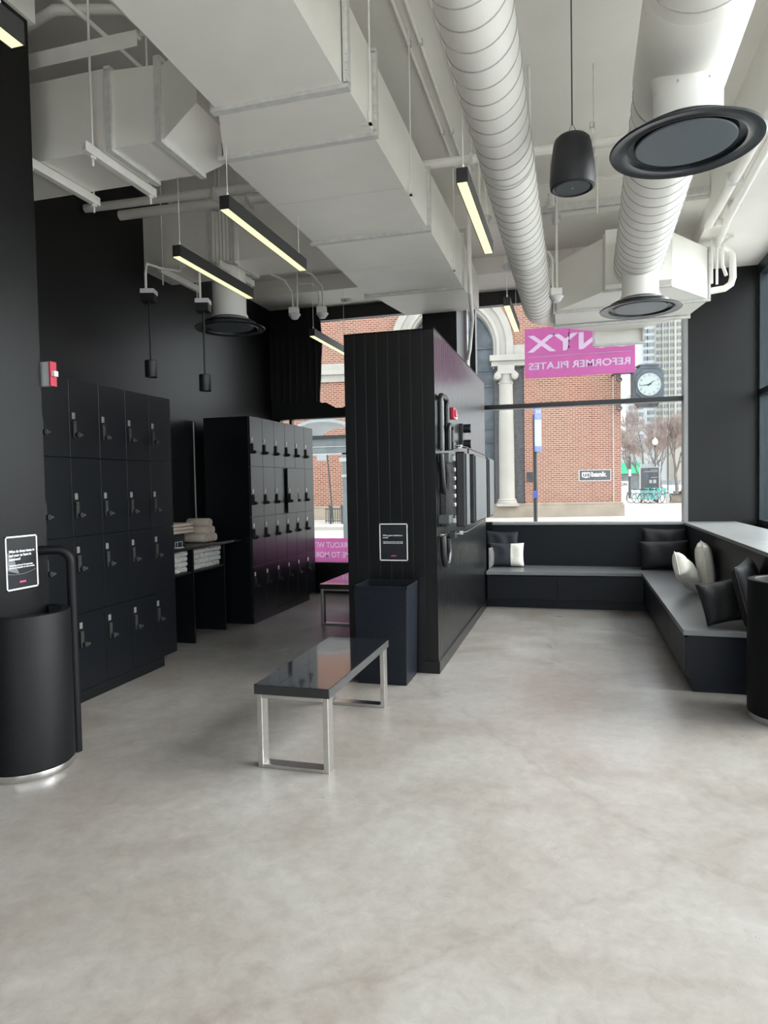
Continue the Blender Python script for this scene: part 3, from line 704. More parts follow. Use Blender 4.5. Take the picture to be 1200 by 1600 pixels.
t = spiral('spiral_duct', 'wide white spiral duct above the two round black air diffusers at right', (0.475, 0.2, 3.655), (0.612, 7.30, 3.655), 0.225, 0.16)
b = MB().lathe((0.545, 3.70, 0), [(0.158, 3.262), (0.158, 3.42), (0.165, 3.48), (0.20, 3.55)], 48)
b.build('saddle_neck', 'duct', t, smooth=True)
b = MB()
b.tube([(0.538, 3.20, 3.655), (0.541, 3.24, 3.655), (0.543, 3.42, 3.655), (0.548, 3.98, 3.655), (0.549, 4.02, 3.655)], [0.226, 0.235, 0.236, 0.236, 0.226], 56)
b.build('tee_saddle', 'duct', t, smooth=True)
b = MB().lathe((0.612, 7.02, 0), [(0.186, 3.253), (0.184, 3.27), (0.168, 3.30), (0.166, 3.42), (0.17, 3.55)], 48)
b.build('saddle_neck', 'duct', t, smooth=True)
b = MB()
for a in (0.3, 1.7, 3.5, 5.2, 4.3): b.cyl((0.545+0.155*math.cos(a), 3.70+0.155*math.sin(a), 3.40), (0.545+0.168*math.cos(a), 3.70+0.168*math.sin(a), 3.40), 0.006, n=8)
b.build('screw', 'flange', t)

def diffuser(label, c, R_, z, drop=0.07):
    t = thing('air_diffuser', label, 'air diffuser', (c[0], c[1], z), 'round black air diffusers')
    MB().lathe((c[0], c[1], 0), [(R_*0.50, z+0.10), (R_*0.52, z+0.035), (R_*0.80, z+0.012), (R_*0.97, z+0.006), (R_, z), (R_*0.985, z-0.008), (R_*0.93, z-0.006), (R_*0.80, z+0.004), (R_*0.77, z-0.002), (R_*0.765, z+0.012), (R_*0.74, z+0.055), (R_*0.58, z+0.085), (0.01, z+0.09)], 72).build('flared_ring', 'diffd', t, smooth=True, auto=50)
    MB().lathe((c[0], c[1], 0), [(0.002, z+0.016), (R_*0.645, z+0.016), (R_*0.66, z+0.012), (R_*0.645, z+0.006), (0.002, z+0.006)], 64).build('centre_plate', 'diffc', t)
    b = MB()
    for a in range(3):
        x, y = c[0]+R_*0.4*math.cos(a*2.1), c[1]+R_*0.4*math.sin(a*2.1); b.cyl((x, y, z+0.01), (x, y, z+0.095), 0.006, n=8)
    b.build('support_pin', 'diffd', t)
    return t
diffuser('nearest round black air diffuser under the wide spiral duct at top right', (0.535, 3.715), 0.356, 3.165)
diffuser('round black air diffuser under the far end of the wide spiral duct, before the window', (0.612, 7.02), 0.375, 3.155)
t = diffuser('round black air diffuser above the lockers at left, under the pleated duct', (-3.38, 6.36), 0.355, 3.15)
MB().lathe((-3.38, 6.36, 0), [(0.185, 3.248), (0.185, 3.27), (0.168, 3.30), (0.168, 3.745)], 48).build('neck', 'duct', t, smooth=True)

# ================================================================ LINEAR LAMPS
def linear(label, x, y0, y1, z, ztop=4.6, rods=None, cup=None):
    t = thing('linear_pendant_lamp', label, 'lamp', (x, (y0+y1)/2, z), 'black linear lamps with lit undersides')
    w_, h = 0.062, 0.082
    b = MB(); b.box(x-w_/2, x+w_/2, y0, y1, z+0.004, z+h); b.build('housing', 'lampb', t, bevel=0.0015)
    b = MB(); b.box(x-w_/2, x-w_/2+0.004, y0, y1, z, z+0.006); b.box(x+w_/2-0.004, x+w_/2, y0, y1, z, z+0.006)
    b.build('trim_lip', 'lampb', t)
    MB().box(x-w_/2+0.005, x+w_/2-0.005, y0+0.003, y1-0.003, z+0.0005, z+0.0045).build('lit_diffuser', 'led', t)
    for y in (rods or (y0+0.04, y1-0.08)):
        b = MB().cyl((x, y, z+h), (x, y, ztop), 0.0022, n=6); b.cyl((x, y, z+h), (x, y, z+h+0.03), 0.006, n=8)
        b.build('suspension_wire', 'pipe', t)
    return t
LZ = 3.12
linear('lit linear lamp nearest the camera at the top left corner of the view', -1.92, 0.86, 2.08, LZ, 3.5)
linear('lit linear lamp just left of the large duct, above the near lockers row', -1.93, 3.60, 4.78, LZ, 3.5)
linear('lit linear lamp left of and lower than its neighbour, above the near lockers', -2.635, 4.215, 5.33, LZ, rods=(4.26, 5.13))
linear('lit linear lamp hanging between the large duct and the left spiral duct', -0.568, 3.68, 4.85, LZ)
linear('lit linear lamp in front of the arched window, beyond the partition', -0.585, 6.32, 7.42, LZ, 4.6)
linear('lit linear lamp half hidden behind the left edge of the partition, before the window', -2.72, 6.95, 8.10, 3.14)

def cylinder_lamp(label, x, y, zb, ztop, zc):
    t = thing('cylinder_pendant_lamp', label, 'lamp', (x, y, zb), 'small black cylinder pendant lamps')
    MB().lathe((x, y, 0), [(0.046, zb+0.012), (0.052, zb+0.004), (0.054, zb), (0.056, zb+0.004), (0.056, zb+0.148), (0.052, zb+0.152), (0.002, zb+0.152)], 32).build('shade', 'lampb', t, smooth=True)
    MB().lathe((x, y, 0), [(0.002, zb+0.010), (0.047, zb+0.012)], 24).build('lens', 'white', t)
    MB().cyl((x, y, zb+0.15), (x, y, ztop), 0.010, n=10).build('stem', 'lampb', t)
    MB().obox((x, y, ztop+0.03), 0.12, 0.12, 0.075, (0,0,0.3)).build('canopy', 'lampb', t, bevel=0.004)
    MB().obox((x, y, ztop+0.085), 0.125, 0.125, 0.04, (0,0,0.3)).build('junction_box', 'white', t, bevel=0.003)
    b = MB().tube([(x-0.03, y, ztop+0.1), (x-0.03, y, zc-0.1), (x-0.05, y+0.05, zc), (x-0.05, y+0.25, zc+0.02), (x-0.05, 6.1, zc+0.09), (x-0.05, 6.13, zc+0.15)], 0.012, 10)
    b.build('conduit', 'pipe', t, smooth=True)
cylinder_lamp('small black cylinder pendant lamp nearer the camera above the near lockers', -3.735, 5.5, 2.55, 3.235, 3.60)
cylinder_lamp('small black cylinder pendant lamp farther right, under the round diffuser at left', -3.30, 5.70, 2.425, 3.16, 3.60)

# ================================================================ SPEAKER
t = thing('hanging_speaker', 'black rounded loudspeaker hanging from a thin cable between the spiral ducts', 'speaker', (-0.003, 4.1, 3.17))
cx, cy, zb = -0.002, 4.12, 3.19
MB().lathe((cx, cy, 0), [(0.002, zb+0.012), (0.098, zb+0.012), (0.104, zb+0.004), (0.112, zb), (0.124, zb+0.008), (0.128, zb+0.05), (0.122, zb+0.14), (0.106, zb+0.245), (0.098, zb+0.275), (0.080, zb+0.292), (0.002, zb+0.300)], 48).build('cabinet', 'spk', t, smooth=True, auto=50)
MB().lathe((cx, cy, 0), [(0.002, zb+0.006), (0.096, zb+0.006), (0.098, zb+0.013)], 40).build('grille', 'grille', t)
MB().lathe((cx, cy, 0), [(0.001, zb+0.0045), (0.004, zb+0.0045), (0.004, zb+0.006)], 12).build('led_dot', 'white', t)
b = MB().cyl((cx, cy, zb+0.36), (cx, cy, 4.6), 0.004, n=8)
b.tube([(cx-0.03, cy, zb+0.295), (cx, cy, zb+0.37), (cx+0.035, cy, zb+0.295)], 0.0025, 6)
b.build('cable', 'iron', t)
MB().lathe((cx, cy, 0), [(0.004, 4.42), (0.045, 4.425), (0.045, 4.43), (0.004, 4.435)], 24).build('ceiling_cup', 'pipe', t)

# ================================================================ PIPES, CONDUITS, FITTINGS
def pipe(name, label, pts, r, m_='pipe', clamps=None, cat='pipe', group=None, n=14):
    b = MB().tube(pts, r, n); o = b.build(name, m_, smooth=True); tag(o, label, cat, group)
    if clamps:
        for (c, top) in clamps:
            k = MB(); c = Vector(c)
            k.obox(c, r*3.2 if abs(Vector(pts[1]).y-Vector(pts[0]).y) > abs(Vector(pts[1]).x-Vector(pts[0]).x) else 0.02, 0.02 if abs(Vector(pts[1]).y-Vector(pts[0]).y) > abs(Vector(pts[1]).x-Vector(pts[0]).x) else r*3.2, r*2.6)
            k.cyl(c, (c.x, c.y, top), 0.004, n=6)
            k.build('clamp', 'flange', o)
    return o
pipe('pipe', 'long white sprinkler pipe crossing the room above the large duct', [(-4.18, 5.24, 4.03), (1.24, 5.49, 4.04)], 0.036, clamps=[((-2.9, 5.26, 3.99), 4.6), ((-0.75, 5.36, 4.0), 4.6), ((0.15, 5.40, 4.02), 4.6)])
pipe('pipe', 'thicker white pipe stub beside the pleated duct behind the sprinkler pipe', [(-4.1, 5.62, 4.10), (-2.3, 5.72, 4.12)], 0.045, clamps=[((-2.8, 5.69, 4.11), 4.6)])
for i, (lab, x) in enumerate((('left one of two thin ceiling conduits right of the large duct', -1.093), ('right one of two thin ceiling conduits right of the large duct', -1.012))):
    pipe('conduit', lab, [(x, -2.9, 4.578), (x+0.0, 7.36, 4.578)], 0.014, clamps=[((x, 3.2, 4.578), 4.6), ((x, 4.75, 4.578), 4.6), ((x, 6.0, 4.578), 4.6)], cat='conduit', n=10)
pipe('conduit', 'thin ceiling conduit close beside the left spiral duct', [(-0.86, -2.9, 4.58), (-0.86, 7.36, 4.58)], 0.010, cat='conduit', n=8)
pipe('conduit', 'ceiling conduit crossing over the branch duct at upper left, nearer the pillar', [(-2.76, 2.2, 4.25), (-2.69, 3.95, 4.25), (-2.66, 5.3, 4.26)], 0.016, clamps=[((-2.74, 2.7, 4.25), 4.6)], cat='conduit')
pipe('conduit', 'ceiling conduit along the left edge of the large duct', [(-2.36, 2.0, 4.10), (-2.32, 3.3, 4.10), (-2.16, 4.9, 4.10)], 0.019, clamps=[((-2.315, 3.45, 4.10), 4.6)], cat='conduit')
pipe('pipe', 'white pipe elbow at the top of the left pillar', [(-3.6, 3.6, 4.3), (-3.0, 3.55, 4.42), (-2.5, 3.75, 4.45)], 0.03)
# right side services
pipe('pipe', 'thick white pipe running back along the right soffit', [(1.33, 3.0, 3.99), (1.265, 7.35, 3.99)], 0.042, clamps=[((1.30, 4.4, 3.99), 4.05), ((1.28, 6.3, 3.99), 4.05)])
pipe('pipe', 'white pipe with elbows dropping beside the dark pier in the back right corner', [(1.385, 5.2, 3.98), (1.41, 7.2, 3.98), (1.47, 8.0, 3.99), (1.60, 8.20, 3.99), (1.655, 8.23, 3.93), (1.66, 8.23, 3.70), (1.64, 8.23, 3.63), (1.58, 8.24, 3.59), (1.42, 8.27, 3.58), (1.385, 8.3, 3.58)], 0.036)
pipe('conduit', 'thin conduit along the right soffit beside the thick pipe', [(1.42, 3.0, 4.03), (1.36, 5.0, 4.03), (1.33, 7.2, 4.03)], 0.010, cat='conduit')
pipe('conduit', 'vertical conduit right of the flared duct box, nearest to it', [(1.40, 7.95, 4.05), (1.40, 7.95, 3.58)], 0.014, cat='conduit')
pipe('conduit', 'second vertical conduit right of the flared duct box, beside the ribbed hose', [(1.46, 8.0, 4.05), (1.46, 8.0, 3.58)], 0.012, cat='conduit')
b = MB(); hp = arc((1.62, 7.9, 3.9), 0.13, PI*0.55, PI*1.05, (1,0,0), (0,0,1), 6) + [(1.50, 7.92, 3.75), (1.535, 7.92, 3.64)]
b.tube(hp, 0.016, 10)
for i in range(len(hp)-1):
    for k in range(5):
        p = Vector(hp[i]).lerp(Vector(hp[i+1]), k/5); q = Vector(hp[i]).lerp(Vector(hp[i+1]), (k+0.3)/5); b.tube([p, q], 0.0195, 8)
tag(b.build('flexible_conduit', 'pipe', smooth=True), 'ribbed flexible conduit looping beside the flared duct box', 'conduit')
def jbox(label, c, s, group='junction boxes', rz=0.2):
    o = MB().obox(c, *s, (0,0,rz)).build('junction_box', 'pipe', bevel=0.003)
    k = MB().cyl((c[0], c[1], c[2]+s[2]/2), (c[0], c[1], 4.1 if c[2] < 4 else 4.6), 0.010, n=8)
    k.build('conduit_drop', 'pipe', o); return tag(o, label, 'junction box', group)
jbox('white junction box on the right soffit above the pipe elbow', (1.42, 6.95, 4.01), (0.10, 0.08, 0.06))
jbox('smaller white junction box just below the one on the right soffit', (1.36, 7.35, 4.0), (0.08, 0.06, 0.06))
# conduits looping down to heat detectors / heads
def head(label, x, y, z, path, head_r=0.06, sag=0.05, m_='white'):
    t = thing('ceiling_sensor', label, 'sensor', (x, y, z), 'white sensors on conduits')
    MB().obox((x, y, z+0.055), 0.11, 0.11, 0.07, (0,0,0.25)).build('back_box', 'pipe', t, bevel=0.003)
    MB().lathe((x+0.01, y-0.01, 0), [(0.002, z-0.045), (0.035, z-0.04), (head_r, z-0.005), (head_r+0.012, z+0.012), (head_r, z+0.022), (0.002, z+0.022)], 24).build('dome', m_, t, smooth=True)
    b = MB()
    for p in path: b.tube(p, 0.012, 8)
    b.build('conduit', 'pipe', t, smooth=True)
head('white domed sensor on a bent conduit, left one before the curtain', -3.12, 7.42, 3.50, [[(-3.13, 7.42, 3.58), (-3.14, 7.40, 3.78), (-3.18, 7.30, 3.88), (-3.36, 6.9, 3.93), (-3.5, 6.6, 3.95)], [(-3.08, 7.43, 3.58), (-3.08, 7.43, 4.25)]])
head('white domed sensor on bent conduits, right one before the curtain', -2.79, 7.45, 3.49, [[(-2.76, 7.44, 3.57), (-2.77, 7.42, 3.80), (-2.83, 7.30, 3.90), (-3.05, 6.8, 3.99), (-3.1, 6.6, 4.02)], [(-2.82, 7.46, 3.57), (-2.83, 7.46, 3.78), (-2.90, 7.46, 3.85), (-3.05, 7.46, 3.87), (-3.4, 7.46, 3.88)]])
head('white domed sensor on a bent conduit left of the flared duct box', -0.175, 7.05, 3.34, [[(-0.20, 7.05, 3.42), (-0.20, 7.05, 3.72), (-0.24, 7.05, 3.80), (-0.34, 7.05, 3.84)], [(-0.16, 7.05, 3.42), (-0.16, 7.05, 4.55)]])
head('white domed lamp canopy beside the left spiral duct', -0.70, 5.55, 3.62, [[(-0.72, 5.55, 3.7), (-0.72, 5.55, 4.59)], [(-0.67, 5.55, 3.7), (-0.67, 5.55, 4.59)]])
head('white round lamp canopy under the large duct edge at left', -2.16, 5.60, 3.72, [[(-2.18, 5.6, 3.8), (-2.18, 5.6, 4.59)]], 0.075)
head('white round lamp canopy above the linear lamp before the arched window', -0.585, 6.6, 3.55, [[(-0.585, 6.6, 3.62), (-0.585, 6.6, 4.59)]], 0.07)
t = thing('smoke_detector', 'small white smoke detector on the low ceiling above the curtain', 'smoke detector', (-2.98, 8.9, 4.05))
MB().lathe((-2.98, 8.9, 0), [(0.002, 4.005), (0.04, 4.008), (0.055, 4.03), (0.055, 4.05)], 28).build('body', 'white', t, smooth=True)
MB().lathe((-2.98, 8.9, 0), [(0.056, 4.04), (0.075, 4.043), (0.075, 4.05)], 28).build('base', 'flange', t)
pipe('conduit', 'long bent conduit dropping past the duct end to the top of the partition', [(-0.95, 6.55, 4.6), (-0.95, 6.55, 3.60), (-0.955, 6.6, 3.35), (-0.98, 6.9, 3.18), (-1.10, 7.5, 2.98), (-1.14, 7.62, 2.90), (-1.145, 7.62, 2.757)], 0.021, cat='conduit')
# services across the back ceiling
pipe('conduit', 'thin rod crossing the ceiling behind the speaker', [(-0.35, 7.0, 4.42), (1.25, 7.0, 4.42)], 0.008, cat='conduit')
b = MB().box(-0.60, 1.27, 7.30, 7.34, 4.28, 4.35)
tag(b.build('strut_channel', 'flange'), 'flat metal strut crossing the ceiling before the back step', 'strut')
for lab, x, y in (('small white pipe fitting hanging left behind the speaker', -0.20, 6.75), ('small white pipe fitting hanging lower behind the speaker', -0.17, 7.2)):
    b = MB().cyl((x, y, 4.12), (x, y, 4.24), 0.035, n=12).cyl((x, y, 4.24), (x, y, 4.58 if y < 7.3 else 4.25), 0.008, n=8).obox((x, y, 4.18), 0.10, 0.03, 0.03)
    tag(b.build('pipe_fitting', 'flange'), lab, 'fitting')
pipe('conduit', 'thin vertical rod hanging between the speaker and the flared duct box', [(0.22, 6.9, 4.59), (0.22, 6.9, 4.06)], 0.010, cat='rod')
pipe('conduit', 'thin ceiling-hung rod to the left of the speaker', [(-0.305, 5.28, 4.59), (-0.305, 5.28, 4.1)], 0.010, cat='rod')
t = thing('sprinkler_head', 'brass sprinkler head standing up from the crossing pipe near the speaker', 'sprinkler', (0.14, 5.40, 4.05))
MB().cyl((0.14, 5.40, 4.05), (0.14, 5.40, 4.13), 0.014, n=10).build('stem', 'pipe', t)
MB().cyl((0.14, 5.40, 4.13), (0.14, 5.40, 4.135), 0.024, n=12).cyl((0.14, 5.40, 4.17), (0.14, 5.40, 4.174), 0.022, n=12).cyl((0.125, 5.40, 4.135), (0.125, 5.40, 4.17), 0.004, n=6).cyl((0.155, 5.40, 4.135), (0.155, 5.40, 4.17), 0.004, n=6).build('deflector', 'steel', t)

# ================================================================ SIGNS
def poster(name, label, o_, xd, size, lines, art=False):
    # o_: lower left corner, xd: direction of reading, thin sheet facing xd x z
    xd = Vector(xd).normalized(); z = Vector((0,0,1)); n = xd.cross(z); w_, h = size; O = Vector(o_)
    t = thing(name, label, 'sign', O + xd*w_/2, 'black framed notices')
    def slab(u0, u1, v0, v1, d0, d1):
        b = MB(); b.loft([[O+xd*u0+z*v0+n*d, O+xd*u1+z*v0+n*d, O+xd*u1+z*v1+n*d, O+xd*u0+z*v1+n*d] for d in (d0, d1)]); return b
    slab(0, w_, 0, h, 0.0005, 0.003).build('sheet', 'signb', t)
    e = 0.008
    b = slab(0, w_, 0, e, 0.003, 0.0045)
    for q in ((0, w_, h-e, h), (0, e, 0, h), (w_-e, w_, 0, h)):
        b2 = [[O+xd*q[0]+z*q[2]+n*d, O+xd*q[1]+z*q[2]+n*d, O+xd*q[1]+z*q[3]+n*d, O+xd*q[0]+z*q[3]+n*d] for d in (0.003, 0.0045)]; b.loft(b2)
    b.build('white_border', 'ink', t)
    if art:
        b = MB()
        b.loft([[O+xd*u+z*v+n*d for u, v in ((0.012,0.11),(0.09,0.085),(0.06,0.16),(0.02,0.21),(0.012,0.20))] for d in (0.003, 0.0036)])
        b.tube([O+xd*(0.01+0.02*k)+z*(0.083+0.00038*(k-4)**2*1.5)+n*0.0035 for k in range(11)], 0.0018, 5)
        b.build('printed_shape', 'inkg', t)
    for (s, u, v, sz, m_, wd) in lines:
        text_mesh('lettering', s, sz, m_, frame_mtx(O+xd*u+z*v+n*0.0042, xd, z), t, 0.0003, bold=0.0004, width=wd)
    return t
poster('notice', 'white-bordered black notice taped to the left pillar above the litter bin', (-2.950, 2.965, 0.985), (0,1,0), (0.225, 0.295),
       [('What do these items in', 0.022, 0.205, 0.020, 'ink', 0.180), ('and your ex have in', 0.022, 0.184, 0.020, 'ink', 0.155), ('common?', 0.022, 0.163, 0.020, 'ink', 0.078),
        ('They\'re not allowed. Toss any large', 0.022, 0.132, 0.010, 'ink', 0.165), ('food or liquids in the trash.', 0.022, 0.119, 0.010, 'ink', 0.18), ('ONYX', 0.09, 0.036, 0.015, 'pinkink', 0.045)], art=True)
poster('notice', 'white-bordered black notice on the front of the partition above the square bin', (-1.540, 5.339, 0.906), (1,0,0), (0.236, 0.303),
       [('What goes inside as a', 0.028, 0.202, 0.016, 'ink', 0.165), ('towel?', 0.028, 0.184, 0.016, 'ink', 0.045), ('Please keep this bin for used towels', 0.030, 0.152, 0.009, 'ink', 0.165), ('only and use the other one for trash', 0.030, 0.141, 0.009, 'ink', 0.165), ('ONYX', 0.095, 0.036, 0.013, 'pinkink', 0.045)])

# pink window banner (mirrored lettering, seen from inside)
def banner(name, label, x0, x1, z0, z1, y, texts, rule=None):
    t = thing(name, label, 'banner', ((x0+x1)/2, y, z0), 'magenta window films')
    film = MB().box(x0, x1, y, y+0.004, z0, z1).build('film', 'pink', t)
    cut = []
    for (s, xc, z, sz, wd, bold) in texts:   # mirrored: the writing faces the street
        mm = frame_mtx((xc, y+0.002, z), (-1,0,0), (0,0,1))
        cut.append(text_mesh('cutter', s, sz, 'pinkl', mm, t, 0.02, align='CENTER', bold=bold, width=wd))
        text_mesh('lettering', s, sz, 'pinkl', mm, t, 0.0019, align='CENTER', bold=bold, width=wd)
    if rule:
        MB().box(rule[0], rule[1], y+0.0001, y+0.0039, rule[2], rule[2]+0.008).build('rule_line', 'pinkl', t)
        cut.append(MB().box(rule[0], rule[1], y-0.02, y+0.02, rule[2], rule[2]+0.008).build('cutter', 'pinkl', t))
    for c in cut:
        bm = bmesh.new(); bm.from_mesh(c.data); bmesh.ops.remove_doubles(bm, verts=bm.verts, dist=1e-5); bm.to_mesh(c.data); bm.free()
        md = film.modifiers.new('cut', 'BOOLEAN'); md.operation = 'DIFFERENCE'; md.object = c; md.solver = 'EXACT'; md.use_self = True
    bpy.context.view_layer.update()
    me = bpy.data.meshes.new_from_object(film.evaluated_get(bpy.context.evaluated_depsgraph_get()))
    film.modifiers.clear(); film.data = me
    for c in cut: bpy.data.objects.remove(c)
banner('window_banner', 'magenta banner with mirrored white lettering high on the back right window', -0.624, 0.742, 2.885, 3.53, 9.20,
       [('REFORMER PILATES', 0.058, 2.995, 0.125, 1.26, 0.004), ('ONYX', 0.10, 3.225, 0.30, 1.36, 0.008)], (-0.58, 0.70, 3.155))
banner('window_banner', 'magenta strip with mirrored lettering low on the back left window', -3.94, -1.87, 0.435, 0.775, 9.20,
       [('YOUR WORKOUT WITH', -3.20, 0.64, 0.115, 1.06, 0.003), ('WELCOME TO MORE', -3.21, 0.50, 0.115, 0.92, 0.003)])
t = thing('dangling_cord', 'thin black knotted cord hanging below the flared duct in front of the pink banner', 'cord', (-0.05, 8.6, 3.36))
b = MB().tube([(-0.05, 8.6, 3.36), (-0.06, 8.6, 3.30), (-0.055, 8.6, 3.2), (-0.08, 8.6, 3.10)], 0.004, 6)
for z in (3.31, 3.28, 3.22, 3.15): b.obox((-0.06, 8.6, z), 0.014, 0.014, 0.022, (0.3,0.4,0))
b.build('cord', 'iron', t)

# ================================================================ FIXTURES ON THE WALLS
t = thing('exit_light', 'white and red-edged fixture sticking out behind the left pillar above the lockers', 'exit light', (-2.97, 3.36, 2.13))
MB().box(-3.02, -2.91, 3.30, 3.34, 2.13, 2.27).build('housing', 'lgrey', t, bevel=0.003)
MB().box(-2.915, -2.905, 3.295, 3.345, 2.13, 2.27).build('red_edge', 'red', t)
MB().box(-2.905, -2.885, 3.305, 3.335, 2.185, 2.215).build('lamp_tab', 'white', t)
XP = -1.065
t = thing('alarm_strobe', 'small red alarm box on the side of the partition', 'alarm', (XP, 6.17, 2.08))
MB().box(XP, XP+0.035, 6.02, 6.13, 2.10, 2.20).build('housing', 'red', t, bevel=0.006)
MB().box(XP+0.035, XP+0.05, 6.04, 6.11, 2.12, 2.18).build('lens', 'red', t, bevel=0.004)
t = thing('wall_switch', 'small white tag beside the red alarm box on the partition', 'switch', (XP, 6.3, 2.12))
MB().box(XP, XP+0.012, 6.26, 6.34, 2.12, 2.18).build('plate', 'white', t, bevel=0.003)
MB().box(XP+0.012, XP+0.018, 6.285, 6.315, 2.135, 2.165).build('button', 'lgrey', t)
t = thing('clamp_bracket', 'black bracket with two round knobs fixed high on the partition side', 'bracket', (XP, 6.6, 1.85))
MB().box(XP, XP+0.03, 6.54, 6.68, 1.87, 2.10).build('plate', 'upb', t, bevel=0.004)
for z in (2.055, 1.905): MB().cyl((XP+0.03, 6.61, z), (XP+0.10, 6.61, z), 0.042, n=24).build('knob', 'upb', t, bevel=0.004)
MB().cyl((XP+0.07, 6.61, 1.87), (XP+0.07, 6.61, 1.81), 0.010, n=10).build('stem', 'upb', t)

def loop(y0, y1, z0, z1, x, r, rc=0.05):
    pts = [(x, y0, z0)] + arc((x, y0+rc, z1-rc), rc, PI, PI/2, (0,1,0), (0,0,1), 5) + arc((x, y1-rc, z1-rc), rc, PI/2, 0, (0,1,0), (0,0,1), 5) + [(x, y1, z0)]
    return pts
t = thing('exercise_wall_unit', 'black and grey padded exercise unit mounted on the partition side', 'exercise unit', (XP, 6.3, 1.1))
MB().box(XP, XP+0.05, 5.52, 7.66, 1.17, 1.77).build('back_frame', 'upb', t, bevel=0.004)
for (ya, yb) in ((5.56, 5.74), (6.10, 6.86), (7.12, 7.52)):
    pd = MB().box(XP+0.12, XP+0.20, ya, yb, 1.165, 1.785).build('padded_board', 'upb', t, bevel=0.012)
    MB().box(XP+0.20, XP+0.212, ya+0.012, yb-0.012, 1.18, 1.77).build('grey_face', 'upg', pd, bevel=0.005)
b = MB()
for z in (1.22, 1.73): b.box(XP+0.05, XP+0.12, 5.55, 7.55, z-0.02, z+0.02)
b.build('cross_rail', 'lgrey', t, bevel=0.003)
for k in range(5):
    z = 1.34+0.075*k
    MB().cyl((XP+0.06, 5.80, z), (XP+0.11, 6.06, z+0.02), 0.016, 0.010, 10).build('spring', 'white', t)
for k in range(5):
    z = 1.30+0.085*k
    MB().cyl((XP+0.07, 6.90, z), (XP+0.07, 7.12, z), 0.012, n=8).build('peg', 'iron', t)
MB().box(XP, XP+0.10, 5.38, 5.62, 1.20, 1.27).build('roller_bracket', 'upg', t, bevel=0.01)
MB().box(XP, XP+0.10, 5.40, 5.60, 1.69, 1.77).build('roller_bracket', 'upg', t, bevel=0.01)
for z, dz in ((1.80, 0.04), (1.15, -0.05)):
    b = MB().tube([(XP+0.10, 5.62, z+dz), (XP+0.18, 5.75, z+dz*0.7), (XP+0.20, 6.84, z+0.002)], 0.006, 8)
    b.obox((XP+0.09, 5.60, z+dz), 0.04, 0.12, 0.05); b.build('pull_cord', 'upb', t)
    MB().obox((XP+0.14, 5.70, z+dz*0.8), 0.03, 0.04, 0.03).build('carabiner', 'steel', t)
t = thing('strap_loop', 'tall black padded loop standing above the exercise unit on the partition', 'strap', (XP, 5.6, 1.8), 'padded strap loops')
MB().tube(loop(5.39, 5.66, 1.80, 2.23, XP+0.035, 0.02), 0.024, 12).build('loop', 'upb', t, smooth=True)
MB().tube([(XP+0.03, 5.53, 1.80), (XP+0.03, 5.53, 2.20)], 0.006, 8).build('strap', 'lgrey', t)
t = thing('strap_loop', 'short black padded loop inside the foot of the tall loop on the partition', 'strap', (XP, 5.6, 1.8), 'padded strap loops')
MB().tube(loop(5.47, 5.62, 1.80, 2.0, XP+0.085, 0.02, 0.04), 0.020, 12).build('loop', 'upb', t, smooth=True)
t = thing('strap_loop', 'black padded loop hanging folded at the upper left of the exercise unit', 'strap', (XP, 5.45, 1.45), 'padded strap loops')
MB().tube([(XP+0.04, 5.38, 1.76), (XP+0.05, 5.37, 1.55), (XP+0.05, 5.42, 1.46), (XP+0.05, 5.52, 1.48), (XP+0.06, 5.50, 1.60), (XP+0.05, 5.42, 1.76)], 0.022, 12).build('loop', 'upb', t, smooth=True)
t = thing('strap_loop', 'black padded loop hanging below the exercise unit on the partition', 'strap', (XP, 5.45, 0.86), 'padded strap loops')
MB().tube([(XP+0.04, 5.40, 1.10), (XP+0.045, 5.385, 0.95), (XP+0.05, 5.43, 0.87), (XP+0.05, 5.53, 0.87), (XP+0.05, 5.60, 0.95), (XP+0.045, 5.57, 1.08)], 0.026, 12).build('loop', 'upb', t, smooth=True)
MB().cyl((XP+0.02, 5.40, 1.11), (XP+0.05, 5.58, 1.10), 0.010, n=8).build('buckle', 'steel', t)
MB().cyl((XP, 5.48, 1.11), (XP+0.05, 5.48, 1.11), 0.012, n=8).build('hook', 'steel', t)

# ================================================================ OUTSIDE: GROUND
struct(MB().box(-60, 60, 9.45, 12.6, -0.20, -0.05).build('trim_3', 'pave', org=(0,0,0)))
struct(MB().box(-60, 60, 12.6, 24.0, -0.30, -0.12).build('trim_4', 'road', org=(0,0,0)))
struct(MB().box(-60, 60, 12.45, 12.6, -0.20, -0.04).build('trim_5', 'kerb', org=(0,0,0)))
struct(MB().box(-120, 260, 24.0, 420, -0.30, 0.0).build('trim_6', 'pave', org=(0,0,0)))
struct(MB().box(2.6, 30, -30, 9.45, -0.30, -0.08).build('trim_7', 'plaza', org=(0,0,0)))
struct(MB().box(-30, 30, -60, -3.4, -0.30, -0.08).build('trim_8', 'bouncef', org=(0,0,0)))

